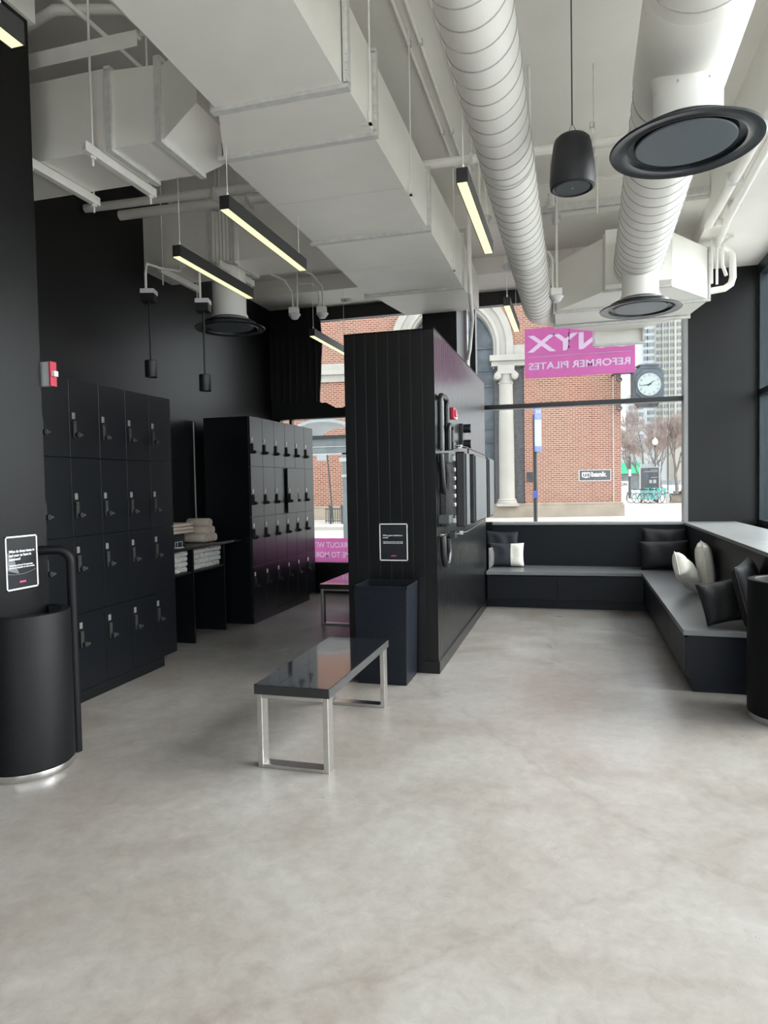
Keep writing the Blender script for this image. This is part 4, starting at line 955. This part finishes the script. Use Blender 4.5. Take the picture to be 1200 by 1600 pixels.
# ---------------------------------------------------------------- brick building across the street (local frame)
TH = math.radians(9.5); FO = Vector((1.94, 31.5, 0)); FE = Vector((math.cos(TH), math.sin(TH), 0)); FN = Vector((-math.sin(TH), math.cos(TH), 0))
def fw(s, n, z): return FO + FE*s + FN*n + Vector((0,0,z))
t = thing('brick_building', 'red brick building with pale stone arch and column across the street', 'building', FO, rotz=TH, local=True)
CX, CZ = -7.3, 7.6
b = MB()
b.box(-4.13, 0, 0, 8, 0.55, 13.5)
b.box(-24, -9.95, 0, 8, 0.55, 13.5)
b.box(-9.95, -4.13, 0, 8, 10.4, 13.5)
n = 26; ro = 2.66
for i in range(n):
    a0, a1 = PI*i/n, PI*(i+1)/n
    p0 = (CX+ro*math.cos(a0), CZ+ro*math.sin(a0)); p1 = (CX+ro*math.cos(a1), CZ+ro*math.sin(a1))
    b.prism([p1, p0, (p0[0], 10.41), (p1[0], 10.41)], 'y', 0, 0.8)
b.box(-4.65, -4.12, 0, 0.8, 7.55, 10.41)
b.build('brick_wall', 'brick', t)
MB().box(-24, 0.11, -0.14, 0.3, 0, 0.50).box(-24, 0.07, -0.09, 0.3, 0.50, 0.60).build('stone_base', 'stoned', t, bevel=0.02)
b = MB().box(-4.60, 0.03, -0.10, 0.2, 7.13, 7.58); b.box(-5.62, 0.10, -0.28, 0.2, 6.88, 7.13); b.box(-5.55, 0.06, -0.18, 0.2, 6.66, 6.88)
b.box(-24, -9.9, -0.10, 0.2, 6.75, 7.05); b.box(-24, -9.9, -0.22, 0.2, 6.55, 6.75); b.box(-24, -9.9, -0.1, 0.2, 6.23, 6.55)
b.build('stone_band', 'stone', t, bevel=0.01)
b = MB()
def half_ring(b, r0, r1, y0, y1, n=36):
    for i in range(n):
        a0, a1 = PI*i/n, PI*(i+1)/n
        P = [(CX+r0*math.cos(a0), CZ+r0*math.sin(a0)), (CX+r1*math.cos(a0), CZ+r1*math.sin(a0)), (CX+r1*math.cos(a1), CZ+r1*math.sin(a1)), (CX+r0*math.cos(a1), CZ+r0*math.sin(a1))]
        b.prism(P, 'y', y0, y1)
half_ring(b, 2.40, 2.70, -0.16, 0.3); half_ring(b, 2.12, 2.40, -0.08, 0.3); half_ring(b, 1.98, 2.12, -0.14, 0.3); half_ring(b, 1.86, 1.98, 0.0, 0.75)
for s in (1, -1):
    for r0, r1, y0, y1 in ((2.40,2.70,-0.16,0.3), (2.12,2.40,-0.08,0.3), (1.98,2.12,-0.14,0.3), (1.86,1.98,0.0,0.75)):
        xa, xb = sorted((CX+s*r0, CX+s*r1)); b.box(xa, xb, y0, y1, 7.13, CZ)
b.build('stone_arch', 'stone', t)
half = MB()
for i in range(30):
    a0, a1 = PI*i/30, PI*(i+1)/30
    half.prism([(CX, CZ), (CX+1.87*math.cos(a0), CZ+1.87*math.sin(a0)), (CX+1.87*math.cos(a1), CZ+1.87*math.sin(a1))], 'y', 0.60, 0.66)
half.box(CX-1.87, CX+1.87, 0.60, 0.66, 0.5, CZ)
half.build('arched_window', 'winglass', t)
b = MB()
for x in (-8.5, -7.3, -6.3): b.box(x-0.04, x+0.04, 0.54, 0.60, 0.5, 9.2)
for z in (1.6, 3.4, 4.0, 5.9, 6.6, 7.6): b.box(CX-1.86, CX+1.86, 0.54, 0.60, z-0.05, z+0.05)
half_r = 1.05
for i in range(20):
    a0, a1 = PI*i/20, PI*(i+1)/20
    b.prism([(CX+half_r*math.cos(a0), CZ+half_r*math.sin(a0)), (CX+(half_r+.08)*math.cos(a0), CZ+(half_r+.08)*math.sin(a0)), (CX+(half_r+.08)*math.cos(a1), CZ+(half_r+.08)*math.sin(a1)), (CX+half_r*math.cos(a1), CZ+half_r*math.sin(a1))], 'y', 0.54, 0.60)
b.build('window_tracery', 'clockm', t)
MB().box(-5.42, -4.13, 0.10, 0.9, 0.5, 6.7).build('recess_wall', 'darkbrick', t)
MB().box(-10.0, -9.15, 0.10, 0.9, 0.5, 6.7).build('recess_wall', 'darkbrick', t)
for cx0 in (-4.93, -9.67):
    col = MB()
    col.lathe((cx0, -0.05, 0), [(0.44, 0.60), (0.44, 0.68), (0.40, 0.72), (0.41, 0.78), (0.345, 0.84), (0.340, 1.4), (0.335, 3.0), (0.31, 5.0), (0.295, 5.86), (0.33, 5.90), (0.33, 5.95), (0.29, 5.98), (0.32, 6.2), (0.34, 6.36)], 40)
    c = col.build('column_shaft', 'stone', t, smooth=True)
    b = MB()
    for s in (-1, 1):
        b.cyl((cx0+s*0.37, -0.45, 6.20), (cx0+s*0.37, 0.3, 6.20), 0.155, n=24); b.cyl((cx0+s*0.37, -0.47, 6.20), (cx0+s*0.37, 0.3, 6.20), 0.09, n=20)
    b.box(cx0-0.42, cx0+0.42, -0.42, 0.3, 6.28, 6.40); b.box(cx0-0.36, cx0+0.36, -0.36, 0.3, 6.40, 6.66)
    b.build('capital', 'stone', t, bevel=0.01)
    MB().box(cx0-0.48, cx0+0.48, -0.5, 0.3, 0.5, 0.62).build('column_plinth', 'stone', t)
MB().box(-4.06, -3.78, -0.06, 0, 1.58, 1.98).build('vent_cover', 'iron', t)
MB().cyl((-0.33, -0.03, 0.6), (-0.33, -0.03, 6.6), 0.02, n=8).build('downpipe', 'kerb', t)

def on_facade(name, label, cat, s, n_, z, group=None):
    return thing(name, label, cat, fw(s, n_, z), group, rotz=TH, local=True)
t = on_facade('bank_sign', 'small grey bank name plate with white border on the brick wall', 'sign', -1.81, -0.03, 1.545)
MB().box(0, 1.37, 0, 0.03, 0, 0.49).build('border', 'ink', t)
MB().box(0.025, 1.345, -0.006, 0.002, 0.025, 0.465).build('panel', 'signgrey', t)
b = MB().prism([(0.13,0.375), (0.48,0.375), (0.48,0.19), (0.42,0.16), (0.305,0.135), (0.19,0.16), (0.13,0.19)], 'y', -0.012, -0.004)
b.build('shield', 'ink', t)
text_mesh('lettering', 'us', 0.26, 'signgrey', frame_mtx((0.155, -0.014, 0.20), (1,0,0), (0,0,1)), t, 0.002, bold=0.008, width=0.30)
text_mesh('lettering', 'bank', 0.27, 'ink', frame_mtx((0.52, -0.010, 0.195), (1,0,0), (0,0,1)), t, 0.004, bold=0.012, width=0.66)

t = on_facade('street_clock', 'blue-grey octagonal street clock with white dial on iron brackets at the building corner', 'clock', 0.95, -0.55, 3.9)
def octa(w_, h, k): return [(-w_+k,-h), (w_-k,-h), (w_,-h+k), (w_,h-k), (w_-k,h), (-w_+k,h), (-w_,h-k), (-w_,-h+k)]
b = MB().prism([(x, z+1.65) for x, z in octa(0.56, 0.62, 0.30)], 'y', -0.34, 0.34); b.prism([(x, z+1.65) for x, z in octa(0.62, 0.70, 0.12)], 'y', -0.28, 0.28)
b.build('case', 'clockm', t, bevel=0.02)
MB().box(-0.36, 0.36, -0.3, 0.3, 2.33, 2.44).box(-0.42, 0.42, -0.34, 0.34, 2.44, 2.50).build('crown', 'clockm', t)
MB().loft([[(-0.50,-0.3,0.97), (0.50,-0.3,0.97), (0.50,0.3,0.97), (-0.50,0.3,0.97)], [(-0.35,-0.2,0.72), (0.35,-0.2,0.72), (0.35,0.2,0.72), (-0.35,0.2,0.72)]]).build('base', 'iron', t)
dial = MB().cyl((0, -0.355, 1.65), (0, -0.34, 1.65), 0.49, n=48).build('dial', 'clockf', t)
MB().tube([(0.49*math.cos(2*PI*i/48), -0.35, 1.65+0.49*math.sin(2*PI*i/48)) for i in range(49)], 0.02, 6, caps=False).build('bezel', 'clockm', t)
for k in range(1, 13):
    a = PI/2-2*PI*k/12
    text_mesh('numeral', str(k), 0.12, 'iron', frame_mtx((0.39*math.cos(a), -0.357, 1.65-0.045+0.39*math.sin(a)), (1,0,0), (0,0,1)), dial, 0.002, align='CENTER')
for a, L, wd in ((math.radians(37), 0.27, 0.035), (math.radians(188), 0.40, 0.022)):
    dx, dz = math.cos(a), math.sin(a)
    MB().prism([(-dx*0.08-dz*wd, 1.65-dz*0.08+dx*wd), (-dx*0.08+dz*wd, 1.65-dz*0.08-dx*wd), (dx*L+dz*0.006, 1.65+dz*L-dx*0.006), (dx*L-dz*0.006, 1.65+dz*L+dx*0.006)], 'y', -0.368, -0.358).build('clock_hand', 'iron', dial)
b = MB()
for z in (2.2, 0.98):
    b.tube([(-1.30, 0, z), (-0.5, 0, z)], 0.05, 8)
    sp_ = [(-1.12+0.16*(1-k/16)*math.cos(k*0.62+1.2), 0, z-0.24+0.16*(1-k/16)*math.sin(k*0.62+1.2)) for k in range(14)]
    b.tube(sp_, 0.035, 8)
    b.tube([(-1.25, 0, z), (-1.25, 0, z-0.1), (-1.12, 0, z-0.1)], 0.035, 8)
    b.tube([(-1.30, 0, z), (-1.30, 0.56, z)], 0.05, 8)
b.build('bracket', 'iron', t)

# ---------------------------------------------------------------- near street furniture
t = thing('bus_stop_post', 'dark bus stop post with blue and white flag sign outside the right window', 'sign post', (-0.715, 13.0, -0.05))
MB().cyl((-0.715, 13.0, -0.05), (-0.715, 13.0, 2.78), 0.038, n=14).build('post', 'iron', t, smooth=True)
MB().obox((-0.655, 12.97, 2.44), 0.17, 0.012, 0.62, (0,0,D(48))).build('flag_panel', 'canopy', t)
MB().obox((-0.655, 12.962, 2.80), 0.17, 0.02, 0.22, (0,0,D(48))).build('blue_panel', 'blue', t)
MB().obox((-0.655, 12.962, 2.14), 0.17, 0.02, 0.10, (0,0,D(48))).build('blue_panel', 'blue', t)
MB().obox((-0.715, 12.955, 1.30), 0.09, 0.01, 0.14, (0,0,0.2)).build('sticker', 'blue', t)
text_mesh('lettering', 'BUS', 0.07, 'ink', frame_mtx((-0.71, 12.90, 2.80), (math.cos(D(38)), math.sin(D(38)), 0), (0,0,1)), t, 0.002)

t = thing('bus_shelter', 'bus shelter with frosted barrel canopy beyond the back left window', 'bus shelter', (-6.4, 14.0, -0.12))
b = MB()
for i in range(3):
    x0 = -8.6+i*1.42
    rings = []
    for k in range(13):
        a = PI*k/12; rings.append([(x0+0.71-0.69*math.cos(a), 13.3, 2.62+0.30*math.sin(a)), (x0+0.71-0.69*math.cos(a), 14.9, 2.62+0.30*math.sin(a)), (x0+0.71-0.66*math.cos(a), 14.9, 2.58+0.28*math.sin(a)), (x0+0.71-0.66*math.cos(a), 13.3, 2.58+0.28*math.sin(a))])
    b.loft(rings)
b.build('canopy', 'canopy', t, smooth=True)
b = MB().box(-8.8, -4.1, 13.25, 13.35, 2.50, 2.57)
for i in range(4): b.tube([(-8.6+i*1.42, 13.3, 2.5), (-8.6+i*1.42, 13.3, 2.66)], 0.03, 6)
b.build('edge_beam', 'frame', t)
MB().box(-8.6, -4.2, 13.32, 13.36, 2.20, 2.50).build('fascia', 'shelterg', t)
MB().box(-8.6, -4.2, 13.30, 13.32, 2.33, 2.345).box(-8.6, -4.2, 13.30, 13.36, 2.17, 2.20).build('fascia_trim', 'lgrey', t)
for x in (-4.56, -8.4):
    MB().box(x-0.05, x+0.05, 13.3, 13.4, -0.12, 2.2).build('post', 'shelterg', t)
MB().box(-4.66, -4.50, 13.27, 13.42, 2.02, 2.10).box(-4.62, -4.50, 13.27, 13.42, 1.70, 1.76).build('post_clamp', 'lgrey', t)

t = thing('parking_sign', 'thin street sign post with small white and blue sign seen through the back left window', 'sign post', (-9.9, 27.0, 0))
MB().tube([(-9.80, 27.0, 0), (-10.03, 27.0, 3.2)], 0.035, 8).build('post', 'iron', t)
MB().box(-10.45, -10.03, 26.95, 26.98, 2.60, 3.05).build('sign_panel', 'canopy', t)
MB().box(-10.32, -10.2, 26.94, 26.952, 2.85, 2.98).build('blue_mark', 'blue', t)
t = thing('bike_rack', 'low iron fence rail standing on the pavement beyond the shelter', 'rail', (-9.7, 26.0, 0))
b = MB()
for x in [-9.75+0.1*i for i in range(9)]: b.cyl((x, 26.0, 0.02), (x, 26.0, 0.62), 0.014, n=6)
b.box(-9.78, -8.9, 25.98, 26.02, 0.58, 0.62); b.box(-9.78, -8.9, 25.98, 26.02, 0.10, 0.14)
b.build('railing', 'iron', t)
for x in (-9.55, -9.05): MB().lathe((x, 26.0, 0), [(0.05, 0.0), (0.05, 0.66), (0.09, 0.70), (0.05, 0.78), (0.01, 0.8)], 12).build('post', 'iron', t)

# ---------------------------------------------------------------- far street view at right
def R_(u): return 0.0868 + (u-1001)*0.00083     # bearing used to space the far things along the street
def tree(label, x, y, h, seed, spread=0.5):
    rnd = random.Random(seed); b = MB(); tw = MB()
    t = thing('bare_tree', label, 'tree', (x, y, 0), 'bare street trees')
    def grow(p, d, L, r, lev):
        pts = [p]; rs = [r]; q = p.copy(); dd = d.copy()
        for k in range(3):
            dd = (dd + Vector((rnd.uniform(-1,1), rnd.uniform(-1,1), rnd.uniform(-0.3,0.6)))*0.16).normalized()
            q = q + dd*L/3; pts.append(q.copy()); rs.append(r*(1-0.17*(k+1)))
        (b if lev < 3 else tw).tube(pts, rs, 6 if lev < 2 else 3, caps=False)
        if lev >= 5: return
        for k in range(3 if lev < 2 else 5):
            tt = rnd.uniform(0.45, 1.0); i = min(2, int(tt*3)); pp = pts[i].lerp(pts[i+1], tt*3-i)
            nd = (dd + Vector((rnd.uniform(-1,1), rnd.uniform(-1,1), rnd.uniform(-0.1,0.7)))*spread*1.5).normalized()
            grow(pp, nd, L*rnd.uniform(0.6, 0.8), max(0.016, r*0.52), lev+1)
    grow(Vector((x, y, 0)), Vector((rnd.uniform(-.1,.1),0,1)), h*0.33, 0.17, 0)
    b.build('trunk', 'bark', t); tw.build('twigs', 'twig', t)
tree('bare tree nearest the brick corner, behind the poster kiosk', R_(1003)*58, 58, 8.5, 3)
tree('bare tree farther back just right of the brick corner', R_(982)*76, 76, 10, 8)
tree('bare tree at the right edge of the window view behind the planter wall', R_(1056)*56, 56, 8.2, 12)
tree('bare tree in the middle distance above the white cars', R_(1032)*80, 80, 10.5, 21)
tree('bare tree farthest away among the street trees', R_(1012)*105, 105, 13, 33)

def tower(name, label, x0, x1, y, H_, z0=0, m_='tower', cols=(), floor_h=3.0, fl0=1, nmax=100, balc=()):
    t = thing(name, label, 'building', ((x0+x1)/2, y, 0), 'distant towers')
    MB().box(x0, x1, y, y+14, 0, H_).build('wall', m_, t)
    k = MB()
    for xb0, xb1 in balc: k.box(xb0, xb1, y-0.9, y, z0, H_)
    if balc: k.build('bay_fin', m_, t)
    cnt = 0; src = None; rest = MB(); nrest = 0
    for fl in range(fl0, int(H_/floor_h)):
        for (cx_, cw_) in cols:
            zz = fl*floor_h+0.8
            if zz+1.8 > H_-1: continue
            if cnt < nmax:
                if src is None or abs(src[1]-cw_) > 1e-6:
                    bb = MB()
                    nn = max(1, int(cw_/1.3))
                    for q in range(nn):
                        a_ = -cw_/2+cw_*q/nn+0.12; c_ = -cw_/2+cw_*(q+1)/nn-0.12
                        bb.box(a_, c_, -0.06, 0.1, 0, 1.7)
                    o = bb.build('window', 'twin', org=(0,0,0)); o.parent = t; src = (o, cw_)
                else:
                    o = src[0].copy(); COL.objects.link(o); o.parent = t
                o.location = (cx_-(x0+x1)/2, 0, zz); cnt += 1
            else:
                rest.box(cx_-cw_/2, cx_+cw_/2, y-0.06, y+0.1, zz, zz+1.7); nrest += 1
    if nrest:
        o = rest.build('window_field', 'twin', t); o['kind'] = 'stuff'
    else: rest.bm.free()
    return t
YT = 330
def TX(u): return R_(u)*YT
tower('apartment_tower', 'tall cream apartment tower with window columns behind the street clock', TX(1021), TX(1075), YT, 104, cols=[(TX(1031), 3.2), (TX(1040), 3.2), (TX(1049.5), 2.6), (TX(1060), 3.6)], fl0=8, balc=[(TX(1035), TX(1036.4)), (TX(1044.5), TX(1046)), (TX(1053), TX(1056))])
tower('apartment_tower', 'narrower white tower wing with balconies left of the tall cream tower', TX(1003), TX(1020.5), YT-4, 84, m_='towerw', cols=[(TX(1008), 2.0), (TX(1016), 3.4)], fl0=8, nmax=60)
tower('apartment_block', 'pale lower apartment block behind the bare trees right of the brick corner', TX(974), TX(1001), YT-30, 37, m_='towerw', cols=[(TX(978), 1.8), (TX(985), 1.8), (TX(992), 2.4)], fl0=4, nmax=60)
t = thing('storefront', 'low shop front with green awnings at the far end of the street', 'building', (R_(985)*120, 120, 0))
MB().box(R_(968)*120, R_(1040)*120, 120, 128, 0, 6.0).build('wall', 'towerw', t)
MB().box(R_(970)*120, R_(1000)*120, 119.8, 120, 0, 2.6).build('shop_window', 'twin', t)
for ua, ub in ((970, 981), (985, 1001)):
    MB().prism([(118.2, 2.7), (120, 2.9), (120, 4.5), (119.6, 4.5)], 'x', R_(ua)*120, R_(ub)*120).build('awning', 'green', t)

t = thing('poster_kiosk', 'grey kiosk with a dark poster standing behind the row of turquoise bikes', 'kiosk', (4.93, 50.2, 0))
MB().box(4.30, 5.60, 50.0, 50.4, 0.2, 2.45).build('housing', 'lgrey', t, bevel=0.02)
MB().box(4.36, 5.50, 49.97, 50.0, 0.82, 2.38).build('poster', 'poster', t)
MB().box(4.36, 5.12, 50.0, 50.35, 2.45, 2.66).build('top_box', 'canopy', t)
for x in (4.4, 5.45): MB().box(x-0.06, x+0.06, 50.1, 50.3, 0, 0.2).build('leg', 'iron', t)
b = MB(); b.box(4.44, 4.80, 49.955, 49.97, 0.84, 1.50); b.cyl((4.62, 49.955, 1.68), (4.62, 49.97, 1.68), 0.12, n=16)
b.build('printed_figure', 'signgrey', t)
b = MB()
for x in (4.98, 5.24): b.box(x-0.09, x+0.09, 49.955, 49.97, 1.32, 1.56)
for z, xa, xb in ((2.20, 4.95, 5.42), (2.10, 4.55, 5.42), (1.70, 4.98, 5.42)): b.box(xa, xb, 49.955, 49.97, z, z+0.035)
b.build('printed_text', 'lgrey', t)
MB().box(4.98, 5.30, 49.955, 49.97, 0.93, 0.98).build('printed_mark', 'pinkink', t)

def bike(label, x, y, rz=0.0):
    t = thing('bicycle', label, 'bicycle', (x, y, 0), 'turquoise share bikes in a row', rotz=rz, local=True)
    for cx_ in (-0.52, 0.52):
        wl = MB().tube([(cx_+0.33*math.cos(2*PI*i/24), 0, 0.34+0.33*math.sin(2*PI*i/24)) for i in range(25)], 0.022, 6, caps=False).build('wheel', 'rubber', t)
        s = MB()
        for k in range(6): s.tube([(cx_, 0, 0.34), (cx_+0.32*math.cos(k*PI/3), 0, 0.34+0.32*math.sin(k*PI/3))], 0.004, 4)
        s.build('spokes', 'steel', wl)
        s = MB()
        rg = [[(cx_+0.37*math.cos(a), -0.03, 0.34+0.37*math.sin(a)), (cx_+0.37*math.cos(a), 0.03, 0.34+0.37*math.sin(a)), (cx_+0.38*math.cos(a), 0.03, 0.34+0.38*math.sin(a)), (cx_+0.38*math.cos(a), -0.03, 0.34+0.38*math.sin(a))] for a in [PI*0.1+PI*0.8*i/10 for i in range(11)]]
        s.loft(rg).build('mudguard', 'tealp', t)
    b = MB().tube([(-0.52,0,0.34), (-0.15,0,0.32), (0.38,0,0.85)], 0.035, 8); b.tube([(-0.15,0,0.32), (-0.25,0,0.85)], 0.03, 8); b.tube([(0.52,0,0.34), (0.38,0,0.95)], 0.025, 8)
    b.build('frame', 'tealp', t)
    MB().tube([(0.38,0,0.95), (0.34,0,1.05)], 0.02, 8).tube([(0.30,-0.28,1.06), (0.36,0,1.06), (0.30,0.28,1.06)], 0.018, 8).build('handlebar', 'iron', t)
    MB().obox((-0.27, 0, 0.92), 0.26, 0.14, 0.06).build('saddle', 'rubber', t)
    MB().obox((0.5, 0, 0.92), 0.2, 0.26, 0.18).build('basket', 'tealp', t)
for i, lab in enumerate(('turquoise share bike at the left end of the row before the kiosk', 'turquoise share bike second from the left in the row', 'turquoise share bike third from the left in the row', 'turquoise share bike at the right end of the row, nearest the grey dock')):
    bike(lab, 4.15+0.33*i, 49.0-0.45*i, -0.35)
t = thing('bike_dock', 'pale grey bike dock post at the right end of the bike row', 'bike dock', (5.75, 47.4, 0))
MB().box(5.62, 5.84, 47.3, 47.5, 0, 0.80).build('post', 'lgrey', t, bevel=0.02)
MB().box(5.5, 6.1, 47.2, 47.6, 0, 0.03).build('base_plate', 'lgrey', t)
MB().obox((5.73, 47.29, 0.7), 0.12, 0.02, 0.08).build('screen', 'iron', t)
for lab, u, y in (('street lamp with white globe above the kiosk', 1023.5, 52), ('street lamp with white globe farther right among the trees', 1043, 60)):
    x = R_(u)*y; h = 3.9 if y < 55 else 5.0
    t = thing('street_lamp', lab, 'street lamp', (x, y, 0), 'street lamps with white globes')
    MB().lathe((x, y, 0), [(0.14, 0), (0.12, 0.3), (0.05, 0.5), (0.04, h), (0.09, h+0.06), (0.05, h+0.1)], 12).build('post', 'iron', t, smooth=True)
    MB().lathe((x, y, 0), [(0.02, h+0.1), (0.15, h+0.18), (0.20, h+0.33), (0.15, h+0.50), (0.04, h+0.60), (0.01, h+0.68)], 16).build('globe', 'globe', t, smooth=True)
x = R_(984)*62
t = thing('signal_post', 'dark post with wide arm just right of the brick corner', 'post', (x, 62, 0))
MB().cyl((x, 62, 0), (x, 62, 3.6), 0.13, n=12).build('post', 'iron', t)
MB().box(x-0.1, x+0.1, 61.85, 61.9, 1.9, 2.5).build('sign_panel', 'ink', t)
x = R_(974)*56
t = thing('notice_board', 'white board with dark lettering beside the brick corner', 'sign', (x, 56, 0))
MB().box(x-0.35, x+0.36, 56, 56.04, 0.65, 1.5).build('panel', 'ink', t)
MB().box(x-0.3, x-0.25, 56, 56.05, 0, 0.65).box(x+0.25, x+0.3, 56, 56.05, 0, 0.65).build('leg', 'iron', t)
text_mesh('lettering', 'ON', 0.3, 'iron', frame_mtx((x-0.2, 55.995, 1.15), (1,0,0), (0,0,1)), t, 0.003, bold=0.01)
t = thing('planter_wall', 'low dark stone planter wall at the right edge of the window view', 'planter', (7.6, 48.2, 0))
MB().prism([(6.05,48.9), (9.0,46.6), (9.3,47.1), (6.35,49.4)], 'z', 0, 0.55).build('wall', 'stoned', t)
MB().prism([(6.0,48.85), (9.0,46.5), (9.4,47.1), (6.35,49.5)], 'z', 0.55, 0.62).build('coping', 'iron', t)
def car(label, x, y, rz, m_='carw'):
    t = thing('car', label, 'car', (x, y, 0), 'parked cars at the far end of the street', rotz=rz, local=True)
    MB().prism([(-2.2,0.35), (2.2,0.35), (2.25,0.75), (1.9,0.95), (1.0,1.0), (-2.0,1.02), (-2.25,0.8)], 'y', -0.85, 0.85).build('body', m_, t, bevel=0.08)
    MB().prism([(-1.8,1.0), (1.05,1.0), (0.45,1.48), (-1.3,1.5)], 'y', -0.75, 0.75).build('cabin', 'twin', t, bevel=0.08)
    for wx in (-1.4, 1.4):
        for wy in (-0.8, 0.8): MB().cyl((wx, wy-0.1, 0.33), (wx, wy+0.1, 0.33), 0.33, n=20).build('wheel', 'rubber', t)
car('white car parked left of the others behind the dock', R_(1037)*84, 84, 1.2)
car('white car parked farthest away in the street gap', R_(1047)*98, 98, 1.4)
car('white car at the right edge behind the planter', R_(1062)*76, 76, 1.0)
